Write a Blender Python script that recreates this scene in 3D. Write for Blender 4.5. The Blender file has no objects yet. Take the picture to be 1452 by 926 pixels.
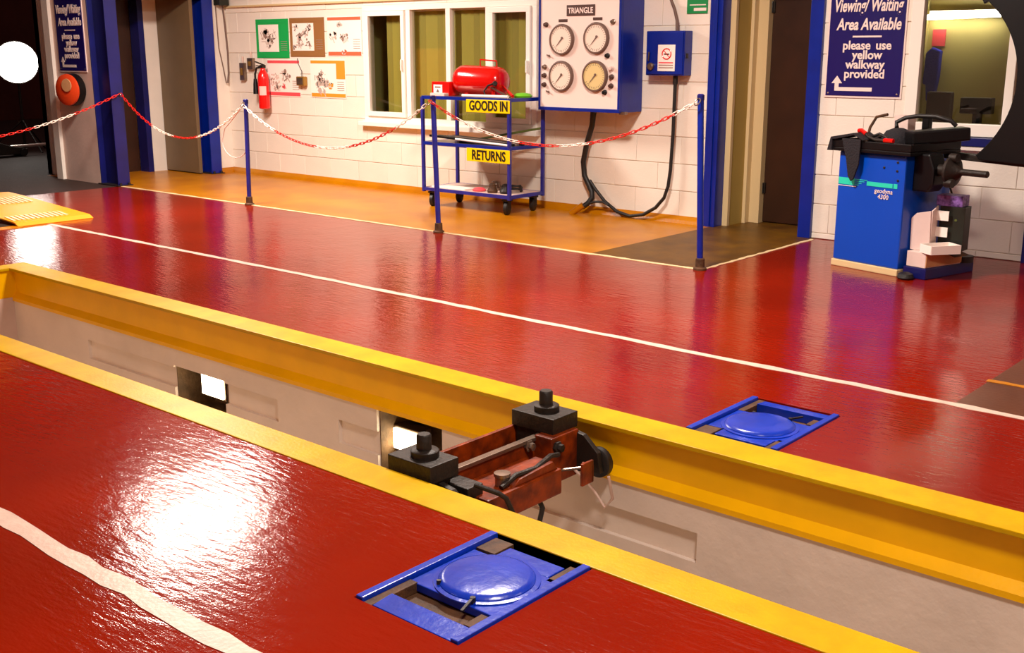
import bpy, bmesh, math, random
from mathutils import Vector, Matrix
random.seed(7)
PI = math.pi
scene = bpy.context.scene
COL = scene.collection
# ------------------------------------------------------------------ camera
cam = bpy.data.cameras.new('camera'); camo = bpy.data.objects.new('camera', cam); COL.objects.link(camo)
camo.location = (0, 0, 1.42)
camo.rotation_euler = (math.radians(90 - 13.892), 0, math.radians(40.765))
cam.sensor_width = 36; cam.lens = 1580.9 / 1452 * 36; cam.clip_start = .05; cam.clip_end = 200
scene.camera = camo
# ------------------------------------------------------------------ world, exposure
w = bpy.data.worlds.new('world'); scene.world = w; w.use_nodes = True
w.node_tree.nodes['Background'].inputs[0].default_value = (.13, .065, .055, 1)
w.node_tree.nodes['Background'].inputs[1].default_value = .8
vs = scene.view_settings
vs.view_transform = 'Standard'; vs.look = 'None'; vs.exposure = 0.0; vs.gamma = 1; vs.use_curve_mapping = False
WARM = (1, .88, .78)
def lamp_light(name, loc, size, power, col=WARM, rot=(0, 0, 0), spread=180):
    l = bpy.data.lights.new(name, 'AREA'); l.shape = 'DISK'; l.size = size; l.energy = power; l.color = col
    l.spread = math.radians(spread)
    o = bpy.data.objects.new(name, l); COL.objects.link(o); o.location = loc; o.rotation_euler = rot
    return o
LAMPS = [((-8.72, 5.55, 2.98), 255), ((-3.8, 4.5, 3.5), 295), ((-0.4, 1.7, 3.5), 150), ((1.2, 4.6, 3.5), 30), ((-5.5, -1.2, 3.5), 20)]
for i, (p, e) in enumerate(LAMPS):
    lo = lamp_light('high_bay_light', (p[0], p[1], p[2] - .02), .62, e)
    if i == 0: lo.data.shape = 'RECTANGLE'; lo.data.size = .55; lo.data.size_y = 1.25

# ------------------------------------------------------------------ helpers
def lin(r, g, b):
    f = lambda c: ((c / 255 + .055) / 1.055) ** 2.4 if c > 10 else c / 255 / 12.92
    return (f(r), f(g), f(b), 1)
MATS = {}
def mat(name, col, rough=.5, metal=0., var=None, bump=None, emit=None, coat=0., spec=.5, col2=None):
    """procedural principled material; var=(scale, amount) value variation, bump=(scale, strength)"""
    m = bpy.data.materials.new(name); m.use_nodes = True; MATS[name] = m
    nt = m.node_tree; b = nt.nodes['Principled BSDF']
    if len(col) == 3: col = lin(*col)
    b.inputs['Base Color'].default_value = col
    b.inputs['Roughness'].default_value = rough; b.inputs['Metallic'].default_value = metal
    b.inputs['Specular IOR Level'].default_value = spec
    b.inputs['Coat Weight'].default_value = coat; b.inputs['Coat Roughness'].default_value = .08
    if emit:
        b.inputs['Emission Color'].default_value = emit[0]; b.inputs['Emission Strength'].default_value = emit[1]
    tc = nt.nodes.new('ShaderNodeTexCoord') if (var or bump) else None
    if var:
        n = nt.nodes.new('ShaderNodeTexNoise'); n.inputs['Scale'].default_value = var[0]; n.inputs['Detail'].default_value = 6
        nt.links.new(tc.outputs['Object'], n.inputs['Vector'])
        r = nt.nodes.new('ShaderNodeValToRGB'); r.color_ramp.elements[0].position = .35; r.color_ramp.elements[1].position = .68
        c2 = (lin(*col2) if len(col2) == 3 else col2) if col2 else tuple(c * (1 - var[1]) for c in col[:3]) + (1,)
        r.color_ramp.elements[0].color = c2
        r.color_ramp.elements[1].color = col
        nt.links.new(n.outputs['Fac'], r.inputs['Fac']); nt.links.new(r.outputs['Color'], b.inputs['Base Color'])
    if bump:
        n2 = nt.nodes.new('ShaderNodeTexNoise'); n2.inputs['Scale'].default_value = bump[0]; n2.inputs['Detail'].default_value = 5
        nt.links.new(tc.outputs['Object'], n2.inputs['Vector'])
        bp = nt.nodes.new('ShaderNodeBump'); bp.inputs['Strength'].default_value = bump[1]; bp.inputs['Distance'].default_value = .02
        nt.links.new(n2.outputs['Fac'], bp.inputs['Height']); nt.links.new(bp.outputs['Normal'], b.inputs['Normal'])
    return m

class MB:
    def __init__(s): s.v = []; s.f = []; s.sm = []
    def add(s, vs_, fs, smooth=False):
        o = len(s.v); s.v += [tuple(p) for p in vs_]
        for f in fs: s.f.append(tuple(i + o for i in f)); s.sm.append(smooth)
        return s
    def box(s, x0, x1, y0, y1, z0, z1):
        P = [(x, y, z) for z in (z0, z1) for y in (y0, y1) for x in (x0, x1)]
        return s.add(P, [(0, 2, 3, 1), (4, 5, 7, 6), (0, 1, 5, 4), (2, 6, 7, 3), (0, 4, 6, 2), (1, 3, 7, 5)])
    def bar(s, a, b, w_, h_, up=(0, 0, 1)):
        a = Vector(a); b = Vector(b); d = (b - a).normalized(); up = Vector(up)
        sx = d.cross(up)
        if sx.length < 1e-4: sx = d.cross(Vector((0, 1, 0)))
        sx.normalize(); uz = sx.cross(d)
        P = []
        for p in (a, b):
            for i, j in ((-1, -1), (1, -1), (1, 1), (-1, 1)): P.append(p + sx * i * w_ / 2 + uz * j * h_ / 2)
        return s.add(P, [(0, 1, 2, 3), (7, 6, 5, 4), (0, 4, 5, 1), (1, 5, 6, 2), (2, 6, 7, 3), (3, 7, 4, 0)])
    def tube(s, pts, r, n=10, cap=True):
        pts = [Vector(p) for p in pts]; rs = r if isinstance(r, (list, tuple)) else [r] * len(pts)
        rings = []; prev = None
        for i, p in enumerate(pts):
            d = (pts[min(i + 1, len(pts) - 1)] - pts[max(i - 1, 0)]).normalized()
            if prev is None:
                u = d.cross(Vector((0, 0, 1)))
                if u.length < 1e-3: u = d.cross(Vector((0, 1, 0)))
            else: u = prev - d * prev.dot(d)
            u.normalize(); prev = u; v = d.cross(u)
            rings.append([p + (u * math.cos(2 * PI * k / n) + v * math.sin(2 * PI * k / n)) * rs[i] for k in range(n)])
        P = [q for rg in rings for q in rg]; F = []
        for i in range(len(rings) - 1):
            for k in range(n): F.append((i * n + k, i * n + (k + 1) % n, (i + 1) * n + (k + 1) % n, (i + 1) * n + k))
        s.add(P, F, True)
        if cap:
            s.add(rings[0], [tuple(range(n))[::-1]]); s.add(rings[-1], [tuple(range(n))])
        return s
    def lathe(s, prof, c=(0, 0, 0), axis=(0, 0, 1), n=24):
        """prof: list of (radius, height along axis)"""
        a = Vector(axis).normalized(); u = a.cross(Vector((0, 0, 1)))
        if u.length < 1e-3: u = Vector((1, 0, 0))
        u.normalize(); v = a.cross(u); c = Vector(c); P = []; F = []
        for r, h in prof:
            for k in range(n):
                t = 2 * PI * k / n; P.append(c + a * h + (u * math.cos(t) + v * math.sin(t)) * max(r, 1e-5))
        for i in range(len(prof) - 1):
            for k in range(n): F.append((i * n + k, i * n + (k + 1) % n, (i + 1) * n + (k + 1) % n, (i + 1) * n + k))
        F.append(tuple(range(n))[::-1]); F.append(tuple((len(prof) - 1) * n + k for k in range(n)))
        return s.add(P, F, True)
    def prism(s, poly, a0, a1, axis='y'):
        """extrude a 2D polygon; axis y: poly is (x,z); axis z: (x,y); axis x: (y,z)"""
        def P(p, t): return {'y': (p[0], t, p[1]), 'z': (p[0], p[1], t), 'x': (t, p[0], p[1])}[axis]
        n = len(poly); vs_ = [P(p, a0) for p in poly] + [P(p, a1) for p in poly]
        fs = [tuple(range(n)), tuple(range(n, 2 * n))[::-1]] + [(i, i + n, (i + 1) % n + n, (i + 1) % n) for i in range(n)]
        return s.add(vs_, fs)
    def mesh(s, name, bev=0., seg=2):
        me = bpy.data.meshes.new(name); me.from_pydata(s.v, [], s.f)
        me.polygons.foreach_set('use_smooth', s.sm)
        bm = bmesh.new(); bm.from_mesh(me)
        bmesh.ops.recalc_face_normals(bm, faces=bm.faces)
        if bev:
            ed = [e for e in bm.edges if len(e.link_faces) == 2 and e.calc_face_angle(0) > .6]
            bmesh.ops.bevel(bm, geom=ed, offset=bev, segments=seg, affect='EDGES', clamp_overlap=True, profile=.6)
        for e in bm.edges:
            if len(e.link_faces) == 2 and e.calc_face_angle(0) > .7: e.smooth = False
        bm.to_mesh(me); bm.free(); me.update()
        return me

def setm(me, m):
    me.materials.clear(); me.materials.append(MATS[m] if isinstance(m, str) else m)
def tag(o, label, cat, group=None):
    o['label'] = label; o['category'] = cat
    if group: o['group'] = group
    return o
def thing(name, label, cat, loc=(0, 0, 0), rotz=0., group=None):
    o = bpy.data.objects.new(name, None); COL.objects.link(o); o.empty_display_size = .1
    o.location = loc; o.rotation_euler = (0, 0, rotz)
    return tag(o, label, cat, group)
def wmat(o):
    m = Matrix.LocRotScale(o.location, o.rotation_euler, o.scale)
    return wmat(o.parent) @ m if o.parent else m
def part(name, b, m, parent, bev=0., world=True, label=None, seg=2):
    """mesh part; geometry given in world coordinates unless world=False (then local to the parent)"""
    me = b.mesh(name, bev, seg); setm(me, m)
    if world and parent is not None: me.transform(wmat(parent).inverted())
    o = bpy.data.objects.new(name, me); COL.objects.link(o); o.parent = parent
    if label: o['label'] = label
    return o
def single(name, b, m, label, cat, group=None, bev=0., seg=2):
    """a thing that is one mesh, origin at its base"""
    me = b.mesh(name, bev, seg); setm(me, m)
    xs = [v.co for v in me.vertices]
    c = Vector(((min(p.x for p in xs) + max(p.x for p in xs)) / 2, (min(p.y for p in xs) + max(p.y for p in xs)) / 2, min(p.z for p in xs)))
    me.transform(Matrix.Translation(-c))
    o = bpy.data.objects.new(name, me); COL.objects.link(o); o.location = c
    return tag(o, label, cat, group)
def struct(name, b, m, parent=None, bev=0.):
    me = b.mesh(name, bev); setm(me, m)
    o = bpy.data.objects.new(name, me); COL.objects.link(o); o.parent = parent
    if parent is None: o['kind'] = 'structure'
    return o
def text(name, s, size, m, parent, loc, facing='-y', sx=1., bold=0., align='CENTER', shear=0., label=None, depth=.0015, rotz=None):
    """lettering: mesh converted from Blender's built-in font; loc is the world position of the baseline anchor"""
    c = bpy.data.curves.new(name, 'FONT'); c.body = s; c.size = size; c.align_x = align; c.offset = bold; c.shear = shear
    c.extrude = depth; c.space_line = .95; c.resolution_u = 3
    o = bpy.data.objects.new(name, c); COL.objects.link(o)
    dg = bpy.context.evaluated_depsgraph_get(); me = bpy.data.meshes.new_from_object(o.evaluated_get(dg))
    bpy.data.objects.remove(o); bpy.data.curves.remove(c)
    me.transform(Matrix.Diagonal((sx, 1, 1, 1)))
    R = Matrix.Rotation(PI / 2, 4, 'X')
    rz = {'-y': 0, '+x': PI / 2}[facing] if rotz is None else rotz
    me.transform(Matrix.Translation(loc) @ Matrix.Rotation(rz, 4, 'Z') @ R)
    if parent is not None: me.transform(wmat(parent).inverted())
    setm(me, m); ob = bpy.data.objects.new(name, me); COL.objects.link(ob); ob.parent = parent
    if label: ob['label'] = label
    return ob

# ------------------------------------------------------------------ materials
mat('white_block', (246, 236, 222), .55, var=(3.0, .06), bump=(60, .12))
mat('white_block_b', (244, 233, 218), .55, var=(4.0, .07), bump=(60, .12))
mat('mortar', (236, 222, 205), .8, bump=(80, .2))
mat('white_paint', (240, 230, 218), .5, var=(3, .08), bump=(30, .08))
mat('dull_white', (226, 196, 182), .6, var=(2.5, .18), bump=(30, .1))
mat('pit_white', (236, 220, 206), .6, var=(2.2, .16), bump=(14, .22))
mat('niche_brown', (120, 92, 62), .8, var=(14, .6), bump=(30, .3))
mat('pit_floor', (90, 70, 55), .7, var=(4, .3))
mat('ceiling', (225, 215, 205), .8)
mat('yellow_paint', (206, 166, 0), .36, var=(7, .14), bump=(70, .06), col2=(194, 148, 0), spec=.18)
mat('beam_orange', (250, 188, 0), .36, spec=.2, var=(5, .10), bump=(60, .05))
mat('walk_yellow', (198, 128, 1), .3, var=(2.5, .2), bump=(50, .08), col2=(176, 104, 2), spec=.25)
mat('walk_worn', (110, 74, 14), .42, spec=.2, var=(5, .35), bump=(60, .1), col2=(84, 54, 16))
mat('white_line', (226, 196, 178), .35, var=(14, .16), bump=(60, .08))
mat('cream_line', (248, 222, 170), .4, var=(10, .2))
mat('bare_floor', (98, 50, 24), .3, var=(5, .25), bump=(50, .05))
mat('asphalt', (54, 32, 24), .75, var=(6, .3), bump=(40, .2))
mat('night_wall_haze', (96, 44, 34), .8, var=(2, .35))  # red-brown base carries the haze of the floodlight flare
mat('blue_steel', (2, 36, 146), .3, var=(6, .22), bump=(40, .04))
mat('navy_steel', (16, 20, 98), .38, var=(5, .3))
mat('post_blue', (40, 44, 150), .35, var=(9, .35), bump=(60, .06))
mat('balancer_blue', (0, 72, 190), .3, var=(3, .06))
mat('plate_blue', (8, 56, 186), .26, var=(9, .25), bump=(26, .10))
mat('rust', (92, 56, 24), .7, var=(18, .6), bump=(50, .3))
mat('black_iron', (44, 36, 30), .5, var=(20, .4), bump=(60, .2), metal=.3)
mat('black_rubber', (22, 19, 18), .5, bump=(40, .1))
mat('black_plastic', (11, 9, 11), .4, spec=.3)
mat('jack_red', (150, 56, 6), .42, var=(16, .55), bump=(40, .12), col2=(84, 28, 8), spec=.3)
mat('steel', (150, 130, 115), .32, metal=.8, var=(12, .3))
mat('bright_steel', (235, 225, 215), .22, metal=.7)
mat('red_gloss', (214, 12, 8), .18, coat=.5)
mat('chain_red', (214, 34, 24), .35); mat('chain_white', (250, 235, 220), .4)
mat('plate_yellow', (248, 214, 0), .35); mat('print_black', (22, 16, 8), .5)
mat('upvc', (252, 244, 232), .3)
mat('cream_trim', (222, 196, 146), .4)
mat('cream_wall', (188, 158, 78), .6, var=(2, .1))
mat('room_green', (196, 182, 112), .7, var=(1.5, .15))
mat('blind', (168, 152, 62), .6, bump=(60, .05)); mat('blind_b', (152, 136, 54), .6)
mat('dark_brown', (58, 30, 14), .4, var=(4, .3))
mat('grey_door', (120, 98, 70), .45, var=(4, .12))
mat('sign_navy', (26, 16, 96), .3); mat('sign_text', (246, 226, 218), .4)
mat('sign_green', (14, 140, 72), .4); mat('paper_white', (250, 240, 230), .6)
mat('panel_white', (246, 226, 216), .4, var=(3, .04)); mat('gauge_face', (240, 222, 205), .4); mat('gauge_face_y', (222, 200, 140), .4)
mat('plaque_brown', (74, 44, 34), .4); mat('fire_red', (226, 20, 16), .22, coat=.3)
mat('lime', (110, 200, 30), .35); mat('teal', (40, 210, 180), .4); mat('cloth_black', (26, 22, 28), .9, bump=(90, .4))
mat('cloth_blue', (20, 36, 160), .9, bump=(60, .4)); mat('carton', (232, 205, 195), .7, var=(6, .1)); mat('carton_tan', (206, 150, 100), .8, var=(6, .2))
mat('purple_print', (58, 26, 84), .5, var=(40, .5), col2=(150, 110, 190)); mat('dark_green_box', (24, 28, 18), .5)
mat('wood_green', (90, 100, 40), .6); mat('brass', (170, 130, 60), .4, metal=.6)
mat('lamp_face', (255, 250, 240), .4, emit=((1, .86, .66, 1), 26)); mat('pit_glow', (255, 240, 220), .4, emit=((1, .80, .50, 1), 16))
mat('flood_glow', (255, 250, 240), .4, emit=((1, .93, .84, 1), 16)); mat('tube_glow', (255, 250, 240), .4, emit=((1, .90, .82, 1), 22))
mat('brown_frame', (150, 104, 58), .5); mat('poster_green', (18, 170, 80), .5); mat('poster_pink', (236, 84, 92), .5)
mat('poster_orange', (250, 150, 44), .5); mat('poster_red', (240, 104, 70), .5)
mat('print_pale', (222, 204, 192), .6); mat('ink_grey', (190, 168, 156), .6); mat('ink_dark', (150, 122, 110), .6); mat('print_grey', (165, 140, 128), .6); mat('print_dark', (110, 86, 76), .6); mat('orange_drum', (214, 66, 24), .35); mat('cabinet_yellow', (240, 150, 10), .4)

def glass_mat():
    m = bpy.data.materials.new('window_glass'); m.use_nodes = True; nt = m.node_tree; nt.nodes.clear()
    o = nt.nodes.new('ShaderNodeOutputMaterial'); mx = nt.nodes.new('ShaderNodeMixShader'); t = nt.nodes.new('ShaderNodeBsdfTransparent')
    g = nt.nodes.new('ShaderNodeBsdfGlossy'); g.inputs['Roughness'].default_value = .03
    lw = nt.nodes.new('ShaderNodeLayerWeight'); lw.inputs['Blend'].default_value = .5
    pw_ = nt.nodes.new('ShaderNodeMath'); pw_.operation = 'POWER'; pw_.inputs[1].default_value = 4.0; nt.links.new(lw.outputs['Facing'], pw_.inputs[0])
    fr = nt.nodes.new('ShaderNodeMath'); fr.operation = 'MULTIPLY_ADD'; fr.inputs[1].default_value = .7; fr.inputs[2].default_value = .05; nt.links.new(pw_.outputs[0], fr.inputs[0])
    t.inputs[0].default_value = (.93, .95, .90, 1)
    nt.links.new(fr.outputs[0], mx.inputs[0]); nt.links.new(t.outputs[0], mx.inputs[1]); nt.links.new(g.outputs[0], mx.inputs[2]); nt.links.new(mx.outputs[0], o.inputs[0])
    MATS['glass'] = m
glass_mat()

def floor_mat():
    m = bpy.data.materials.new('red_floor_paint'); m.use_nodes = True; nt = m.node_tree; b = nt.nodes['Principled BSDF']; L = nt.links.new
    tc = nt.nodes.new('ShaderNodeTexCoord')
    n = nt.nodes.new('ShaderNodeTexNoise'); n.inputs['Scale'].default_value = 1.3; n.inputs['Detail'].default_value = 7; L(tc.outputs['Object'], n.inputs['Vector'])
    r = nt.nodes.new('ShaderNodeValToRGB'); r.color_ramp.elements[0].position = .3; r.color_ramp.elements[1].position = .7
    r.color_ramp.elements[0].color = lin(116, 17, 2); r.color_ramp.elements[1].color = lin(138, 24, 3)
    L(n.outputs['Fac'], r.inputs['Fac']); L(r.outputs['Color'], b.inputs['Base Color'])
    b.inputs['Roughness'].default_value = .11; b.inputs['Specular IOR Level'].default_value = .30; b.inputs['IOR'].default_value = 1.40; b.inputs['Specular Tint'].default_value = (1, .74, .56, 1)
    # brushed-on paint: long ripples plus fine orange-peel
    mp = nt.nodes.new('ShaderNodeMapping'); mp.inputs['Rotation'].default_value = (0, 0, -.9); mp.inputs['Scale'].default_value = (11, 44, 1); L(tc.outputs['Object'], mp.inputs['Vector'])
    n2 = nt.nodes.new('ShaderNodeTexNoise'); n2.inputs['Scale'].default_value = 1; n2.inputs['Detail'].default_value = 3; L(mp.outputs['Vector'], n2.inputs['Vector'])
    n3 = nt.nodes.new('ShaderNodeTexNoise'); n3.inputs['Scale'].default_value = 110; n3.inputs['Detail'].default_value = 2; L(tc.outputs['Object'], n3.inputs['Vector'])
    n4 = nt.nodes.new('ShaderNodeTexNoise'); n4.inputs['Scale'].default_value = 5; n4.inputs['Detail'].default_value = 2; L(tc.outputs['Object'], n4.inputs['Vector'])
    b1 = nt.nodes.new('ShaderNodeBump'); b1.inputs['Strength'].default_value = .5; b1.inputs['Distance'].default_value = .0034; L(n2.outputs['Fac'], b1.inputs['Height'])
    b2 = nt.nodes.new('ShaderNodeBump'); b2.inputs['Strength'].default_value = .5; b2.inputs['Distance'].default_value = .0008; L(n3.outputs['Fac'], b2.inputs['Height']); L(b1.outputs['Normal'], b2.inputs['Normal'])
    b3 = nt.nodes.new('ShaderNodeBump'); b3.inputs['Strength'].default_value = .5; b3.inputs['Distance'].default_value = .004; L(n4.outputs['Fac'], b3.inputs['Height']); L(b2.outputs['Normal'], b3.inputs['Normal'])
    L(b3.outputs['Normal'], b.inputs['Normal'])
    MATS['red_floor'] = m
floor_mat()

# ================================================================== STRUCTURE
YW = 8.06
PX0, PX1 = -7.5, 1.6                    # pit ends
PYO0, PYI0, PYI1, PYO1 = 2.34, 2.49, 3.37, 3.54
HOLES = [(PX0, PX1, PYO0, PYO1), (-2.10, -1.716, 1.787, 2.34), (-2.17, -1.775, 3.54, 4.075)]
XE = -11.06                             # where the red floor ends at the open bay
def grid_floor(x0, x1, y0, y1, holes, z0, z1):
    b = MB(); xs = sorted({x0, x1} | {v for h in holes for v in h[:2]}); ys = sorted({y0, y1} | {v for h in holes for v in h[2:]})
    for i in range(len(xs) - 1):
        for j in range(len(ys) - 1):
            mx, my = (xs[i] + xs[i + 1]) / 2, (ys[j] + ys[j + 1]) / 2
            if any(h[0] < mx < h[1] and h[2] < my < h[3] for h in holes): continue
            b.add([(xs[i], ys[j], z1), (xs[i + 1], ys[j], z1), (xs[i + 1], ys[j + 1], z1), (xs[i], ys[j + 1], z1)], [(0, 1, 2, 3)])
    for h in holes:
        x0_, x1_, y0_, y1_ = h; zz = z1 - .05
        b.add([(x0_, y0_, z1), (x1_, y0_, z1), (x1_, y0_, zz), (x0_, y0_, zz)], [(0, 1, 2, 3)]); b.add([(x0_, y1_, z1), (x1_, y1_, z1), (x1_, y1_, zz), (x0_, y1_, zz)], [(0, 1, 2, 3)])
        b.add([(x0_, y0_, z1), (x0_, y1_, z1), (x0_, y1_, zz), (x0_, y0_, zz)], [(0, 1, 2, 3)]); b.add([(x1_, y0_, z1), (x1_, y1_, z1), (x1_, y1_, zz), (x1_, y0_, zz)], [(0, 1, 2, 3)])
    return b
fb = grid_floor(XE, 5.0, -5.0, YW + .2, HOLES, -.1, 0)
me = bpy.data.meshes.new('floor'); me.from_pydata(fb.v, [], fb.f); setm(me, 'red_floor')
floor = bpy.data.objects.new('floor', me); COL.objects.link(floor); floor['kind'] = 'structure'

def strip(x0, x1, y0, y1, z, wob=0., n=1, axis='x'):
    """painted strip with uneven edges lying on the floor"""
    b = MB(); P = []
    for i in range(n + 1):
        t = i / n
        a = (random.random() - .5) * wob; c = (random.random() - .5) * wob
        if axis == 'x': P += [(x0 + (x1 - x0) * t, y0 + a, z), (x0 + (x1 - x0) * t, y1 + c, z)]
        else: P += [(x0 + a, y0 + (y1 - y0) * t, z), (x1 + c, y0 + (y1 - y0) * t, z)]
    Q = [(p[0], p[1], .0002) for p in P]; o = len(P)
    F = [(2 * i, 2 * i + 2, 2 * i + 3, 2 * i + 1) for i in range(n)]
    for i in range(n):
        F.append((2 * i, 2 * i + o, 2 * i + 2 + o, 2 * i + 2)); F.append((2 * i + 1, 2 * i + 3, 2 * i + 3 + o, 2 * i + 1 + o))
    return b.add(P + Q, F)
struct('white_line', strip(-9.05, 4.0, 4.50, 4.548, .002, .014, 130), 'white_line', floor)
struct('white_line', strip(-9.5, 3.0, 1.385, 1.445, .002, .018, 130), 'white_line', floor)
struct('walkway_paint', strip(-12.7, -4.75, 6.38, YW, .0022, 0, 1), 'walk_yellow', floor)
struct('worn_walkway_paint', strip(-4.75, -3.83, 6.38, 8.62, .0021, .01, 3), 'walk_worn', floor)
struct('walkway_edge_line', strip(-11.05, -3.80, 6.35, 6.385, .0032, .012, 110), 'cream_line', floor)
struct('walkway_edge_line', strip(-3.835, -3.805, 6.36, 8.0, .0032, .012, 30, 'y'), 'cream_line', floor)
struct('bare_floor_patch', strip(-1.49, 4.5, 4.548, 5.75, .0012, .02, 12), 'bare_floor', floor)
struct('yellow_dash', strip(-1.50, -0.6, 4.945, 4.99, .003, .016, 14), 'walk_yellow', floor)

# inspection pit: edge beams, walls, end walls, floor
def relief_wall(xs, zs, depth, y, sgn, b):
    """wall in the XZ plane at y with cells recessed by depth(i,j) along sgn*y, stepped sides closed"""
    nx, nz = len(xs) - 1, len(zs) - 1; D = [[depth((xs[i] + xs[i + 1]) / 2, (zs[j] + zs[j + 1]) / 2) for j in range(nz)] for i in range(nx)]
    for i in range(nx):
        for j in range(nz):
            d = y + sgn * D[i][j]
            b.add([(xs[i], d, zs[j]), (xs[i + 1], d, zs[j]), (xs[i + 1], d, zs[j + 1]), (xs[i], d, zs[j + 1])], [(0, 1, 2, 3)])
            if i + 1 < nx and D[i + 1][j] != D[i][j]:
                e = y + sgn * D[i + 1][j]; b.add([(xs[i + 1], d, zs[j]), (xs[i + 1], e, zs[j]), (xs[i + 1], e, zs[j + 1]), (xs[i + 1], d, zs[j + 1])], [(0, 1, 2, 3)])
            if j + 1 < nz and D[i][j + 1] != D[i][j]:
                e = y + sgn * D[i][j + 1]; b.add([(xs[i], d, zs[j + 1]), (xs[i], e, zs[j + 1]), (xs[i + 1], e, zs[j + 1]), (xs[i + 1], d, zs[j + 1])], [(0, 1, 2, 3)])
    return b
H1 = (-5.47, -4.98, -.60, -.325); H2 = (-3.76, -3.33, -.58, -.224)
def dep(x, z):
    for h in (H1, H2):
        if h[0] < x < h[1] and h[2] < z < h[3]: return .26
    if (-6.42 < x < -4.52 or -4.04 < x < -2.0) and -.455 < z < -.335: return .022
    return 0
xs = sorted({PX0 - .02, -6.42, -4.52, -4.04, -2.0, H1[0], H1[1], H2[0], H2[1], PX1}); zs = sorted({-1.6, -.60, -.58, -.455, -.335, -.325, -.224, -.222})
pw = relief_wall(xs, zs, dep, PYI1 + .012, 1, MB())
o = struct('wall_pit_far', pw, 'pit_white')
hb = MB()
for h in (H1, H2):   # brown bare-block lining of the lamp recesses
    y0 = PYI1 + .03; y1 = PYI1 + .27; t = .006
    hb.box(h[0], h[1], y1 - t, y1, h[2], h[3]); hb.box(h[0], h[0] + t, y0, y1, h[2], h[3]); hb.box(h[1] - t, h[1], y0, y1, h[2], h[3]); hb.box(h[0], h[1], y0, y1, h[3] - t, h[3]); hb.box(h[0], h[1], y0, y1, h[2], h[2] + t)
struct('recess_lining', hb, 'niche_brown', o)
struct('wall_pit_near', MB().box(PX0, PX1, PYI0 - .1, PYI0 - .012, -1.6, -.2), 'pit_white')
struct('wall_pit_end', MB().box(PX0 - .1, PX0 + .13, PYI0 - .1, PYI1 + .1, -1.6, -.2), 'dull_white')
struct('floor_pit', MB().box(PX0, PX1, PYI0 - .1, PYI1 + .1, -1.7, -1.6), 'pit_floor')
def beam(y_in, y_out, label):
    s = 1 if y_out > y_in else -1
    t = thing('pit_edge_beam', label, 'steel beam', ((PX0 + PX1) / 2, (y_in + y_out) / 2, -.21), 0)
    x0, x1 = PX0, PX1; lo, hi = sorted((y_in, y_out))
    part('top_flange', MB().box(x0, x1, lo, hi, -.014, .004), 'yellow_paint', t, .003)
    a, c = sorted((y_in + s * .038, y_in + s * .055)); part('web', MB().box(x0, x1, a, c, -.205, -.014), 'beam_orange', t)
    part('bottom_flange', MB().prism([(y_in + s * .004, -.222), (y_in + s * .004, -.200), (y_in + s * .014, -.190), (y_in + s * .038, -.168), (y_in + s * .055, -.168), (y_in + s * .055, -.222)], x0, x1, 'x'), 'beam_orange', t)
    return t
beam(PYI1, PYO1, 'yellow steel edge beam of the pit on the wall and trolley side')
beam(PYI0, PYO0, 'yellow steel edge beam of the pit beside the wet glare patch')
t = thing('pit_end_beam', 'short yellow steel beam closing the end of the pit', 'steel beam', (PX0 + .07, 2.94, -.21))
part('top_flange', MB().box(PX0, PX0 + .14, PYI0, PYI1, -.014, .004), 'yellow_paint', t, .003)
part('web', MB().box(PX0 + .10, PX0 + .12, PYI0 - .04, PYI1 + .04, -.205, -.014), 'beam_orange', t)

# back wall of painted blocks, with openings
OPEN = [(-8.98, -6.64, .70, 1.87), (-4.80, -3.88, -1, 2.08), (-3.20, -1.55, .84, 1.98)]
WX0, WX1 = -11.38, 3.0
def wall_with_openings(x0, x1, z0, z1, y0, y1, op):
    b = MB(); xs = sorted({x0, x1} | {v for o_ in op for v in o_[:2]}); zs_ = sorted({z0, z1} | {v for o_ in op for v in o_[2:] if z0 < v < z1})
    for i in range(len(xs) - 1):
        for j in range(len(zs_) - 1):
            mx, mz = (xs[i] + xs[i + 1]) / 2, (zs_[j] + zs_[j + 1]) / 2
            if any(o_[0] < mx < o_[1] and o_[2] < mz < o_[3] for o_ in op): continue
            b.box(xs[i], xs[i + 1], y0, y1, zs_[j], zs_[j + 1])
    return b
wall = struct('wall_back', wall_with_openings(WX0 - .2, WX1 + 2, -.05, 3.8, YW + .010, YW + .14, OPEN), 'mortar')
blocks = {}
def block(x0, x1, z0, z1, k):
    x0, x1 = max(x0, WX0), min(x1, WX1)
    segs = [(x0, x1, z0, z1)]
    for o_ in OPEN:
        new = []
        for (a, b_, c, d) in segs:
            if o_[1] <= a or o_[0] >= b_ or o_[3] <= c or o_[2] >= d: new.append((a, b_, c, d)); continue
            if a < o_[0]: new.append((a, o_[0], c, d))
            if b_ > o_[1]: new.append((o_[1], b_, c, d))
            m0, m1 = max(a, o_[0]), min(b_, o_[1])
            if c < o_[2]: new.append((m0, m1, c, o_[2]))
            if d > o_[3]: new.append((m0, m1, o_[3], d))
        segs = new
    for (a, b_, c, d) in segs:
        wd, hd = b_ - a, d - c
        if wd < .03 or hd < .02: continue
        key = (round(wd, 3), round(hd, 3), k)
        if key not in blocks:
            me_ = MB().box(-wd / 2 + .0012, wd / 2 - .0012, 0, .02, -hd / 2 + .003, hd / 2 - .003).mesh('block', .0025, 1); setm(me_, 'white_block' if k else 'white_block_b'); blocks[key] = me_
        ob = bpy.data.objects.new('block', blocks[key]); COL.objects.link(ob); ob.parent = wall
        ob.location = ((a + b_) / 2, YW + random.uniform(-.0015, .0015), (c + d) / 2)
for r in range(-1, 9):
    z0 = .045 + .225 * r; x = WX0 - (.225 if r % 2 else 0)
    while x < 0.4:
        block(x, x + .45, max(z0, 0), z0 + .225, random.randint(0, 3) > 0); x += .45
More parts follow.
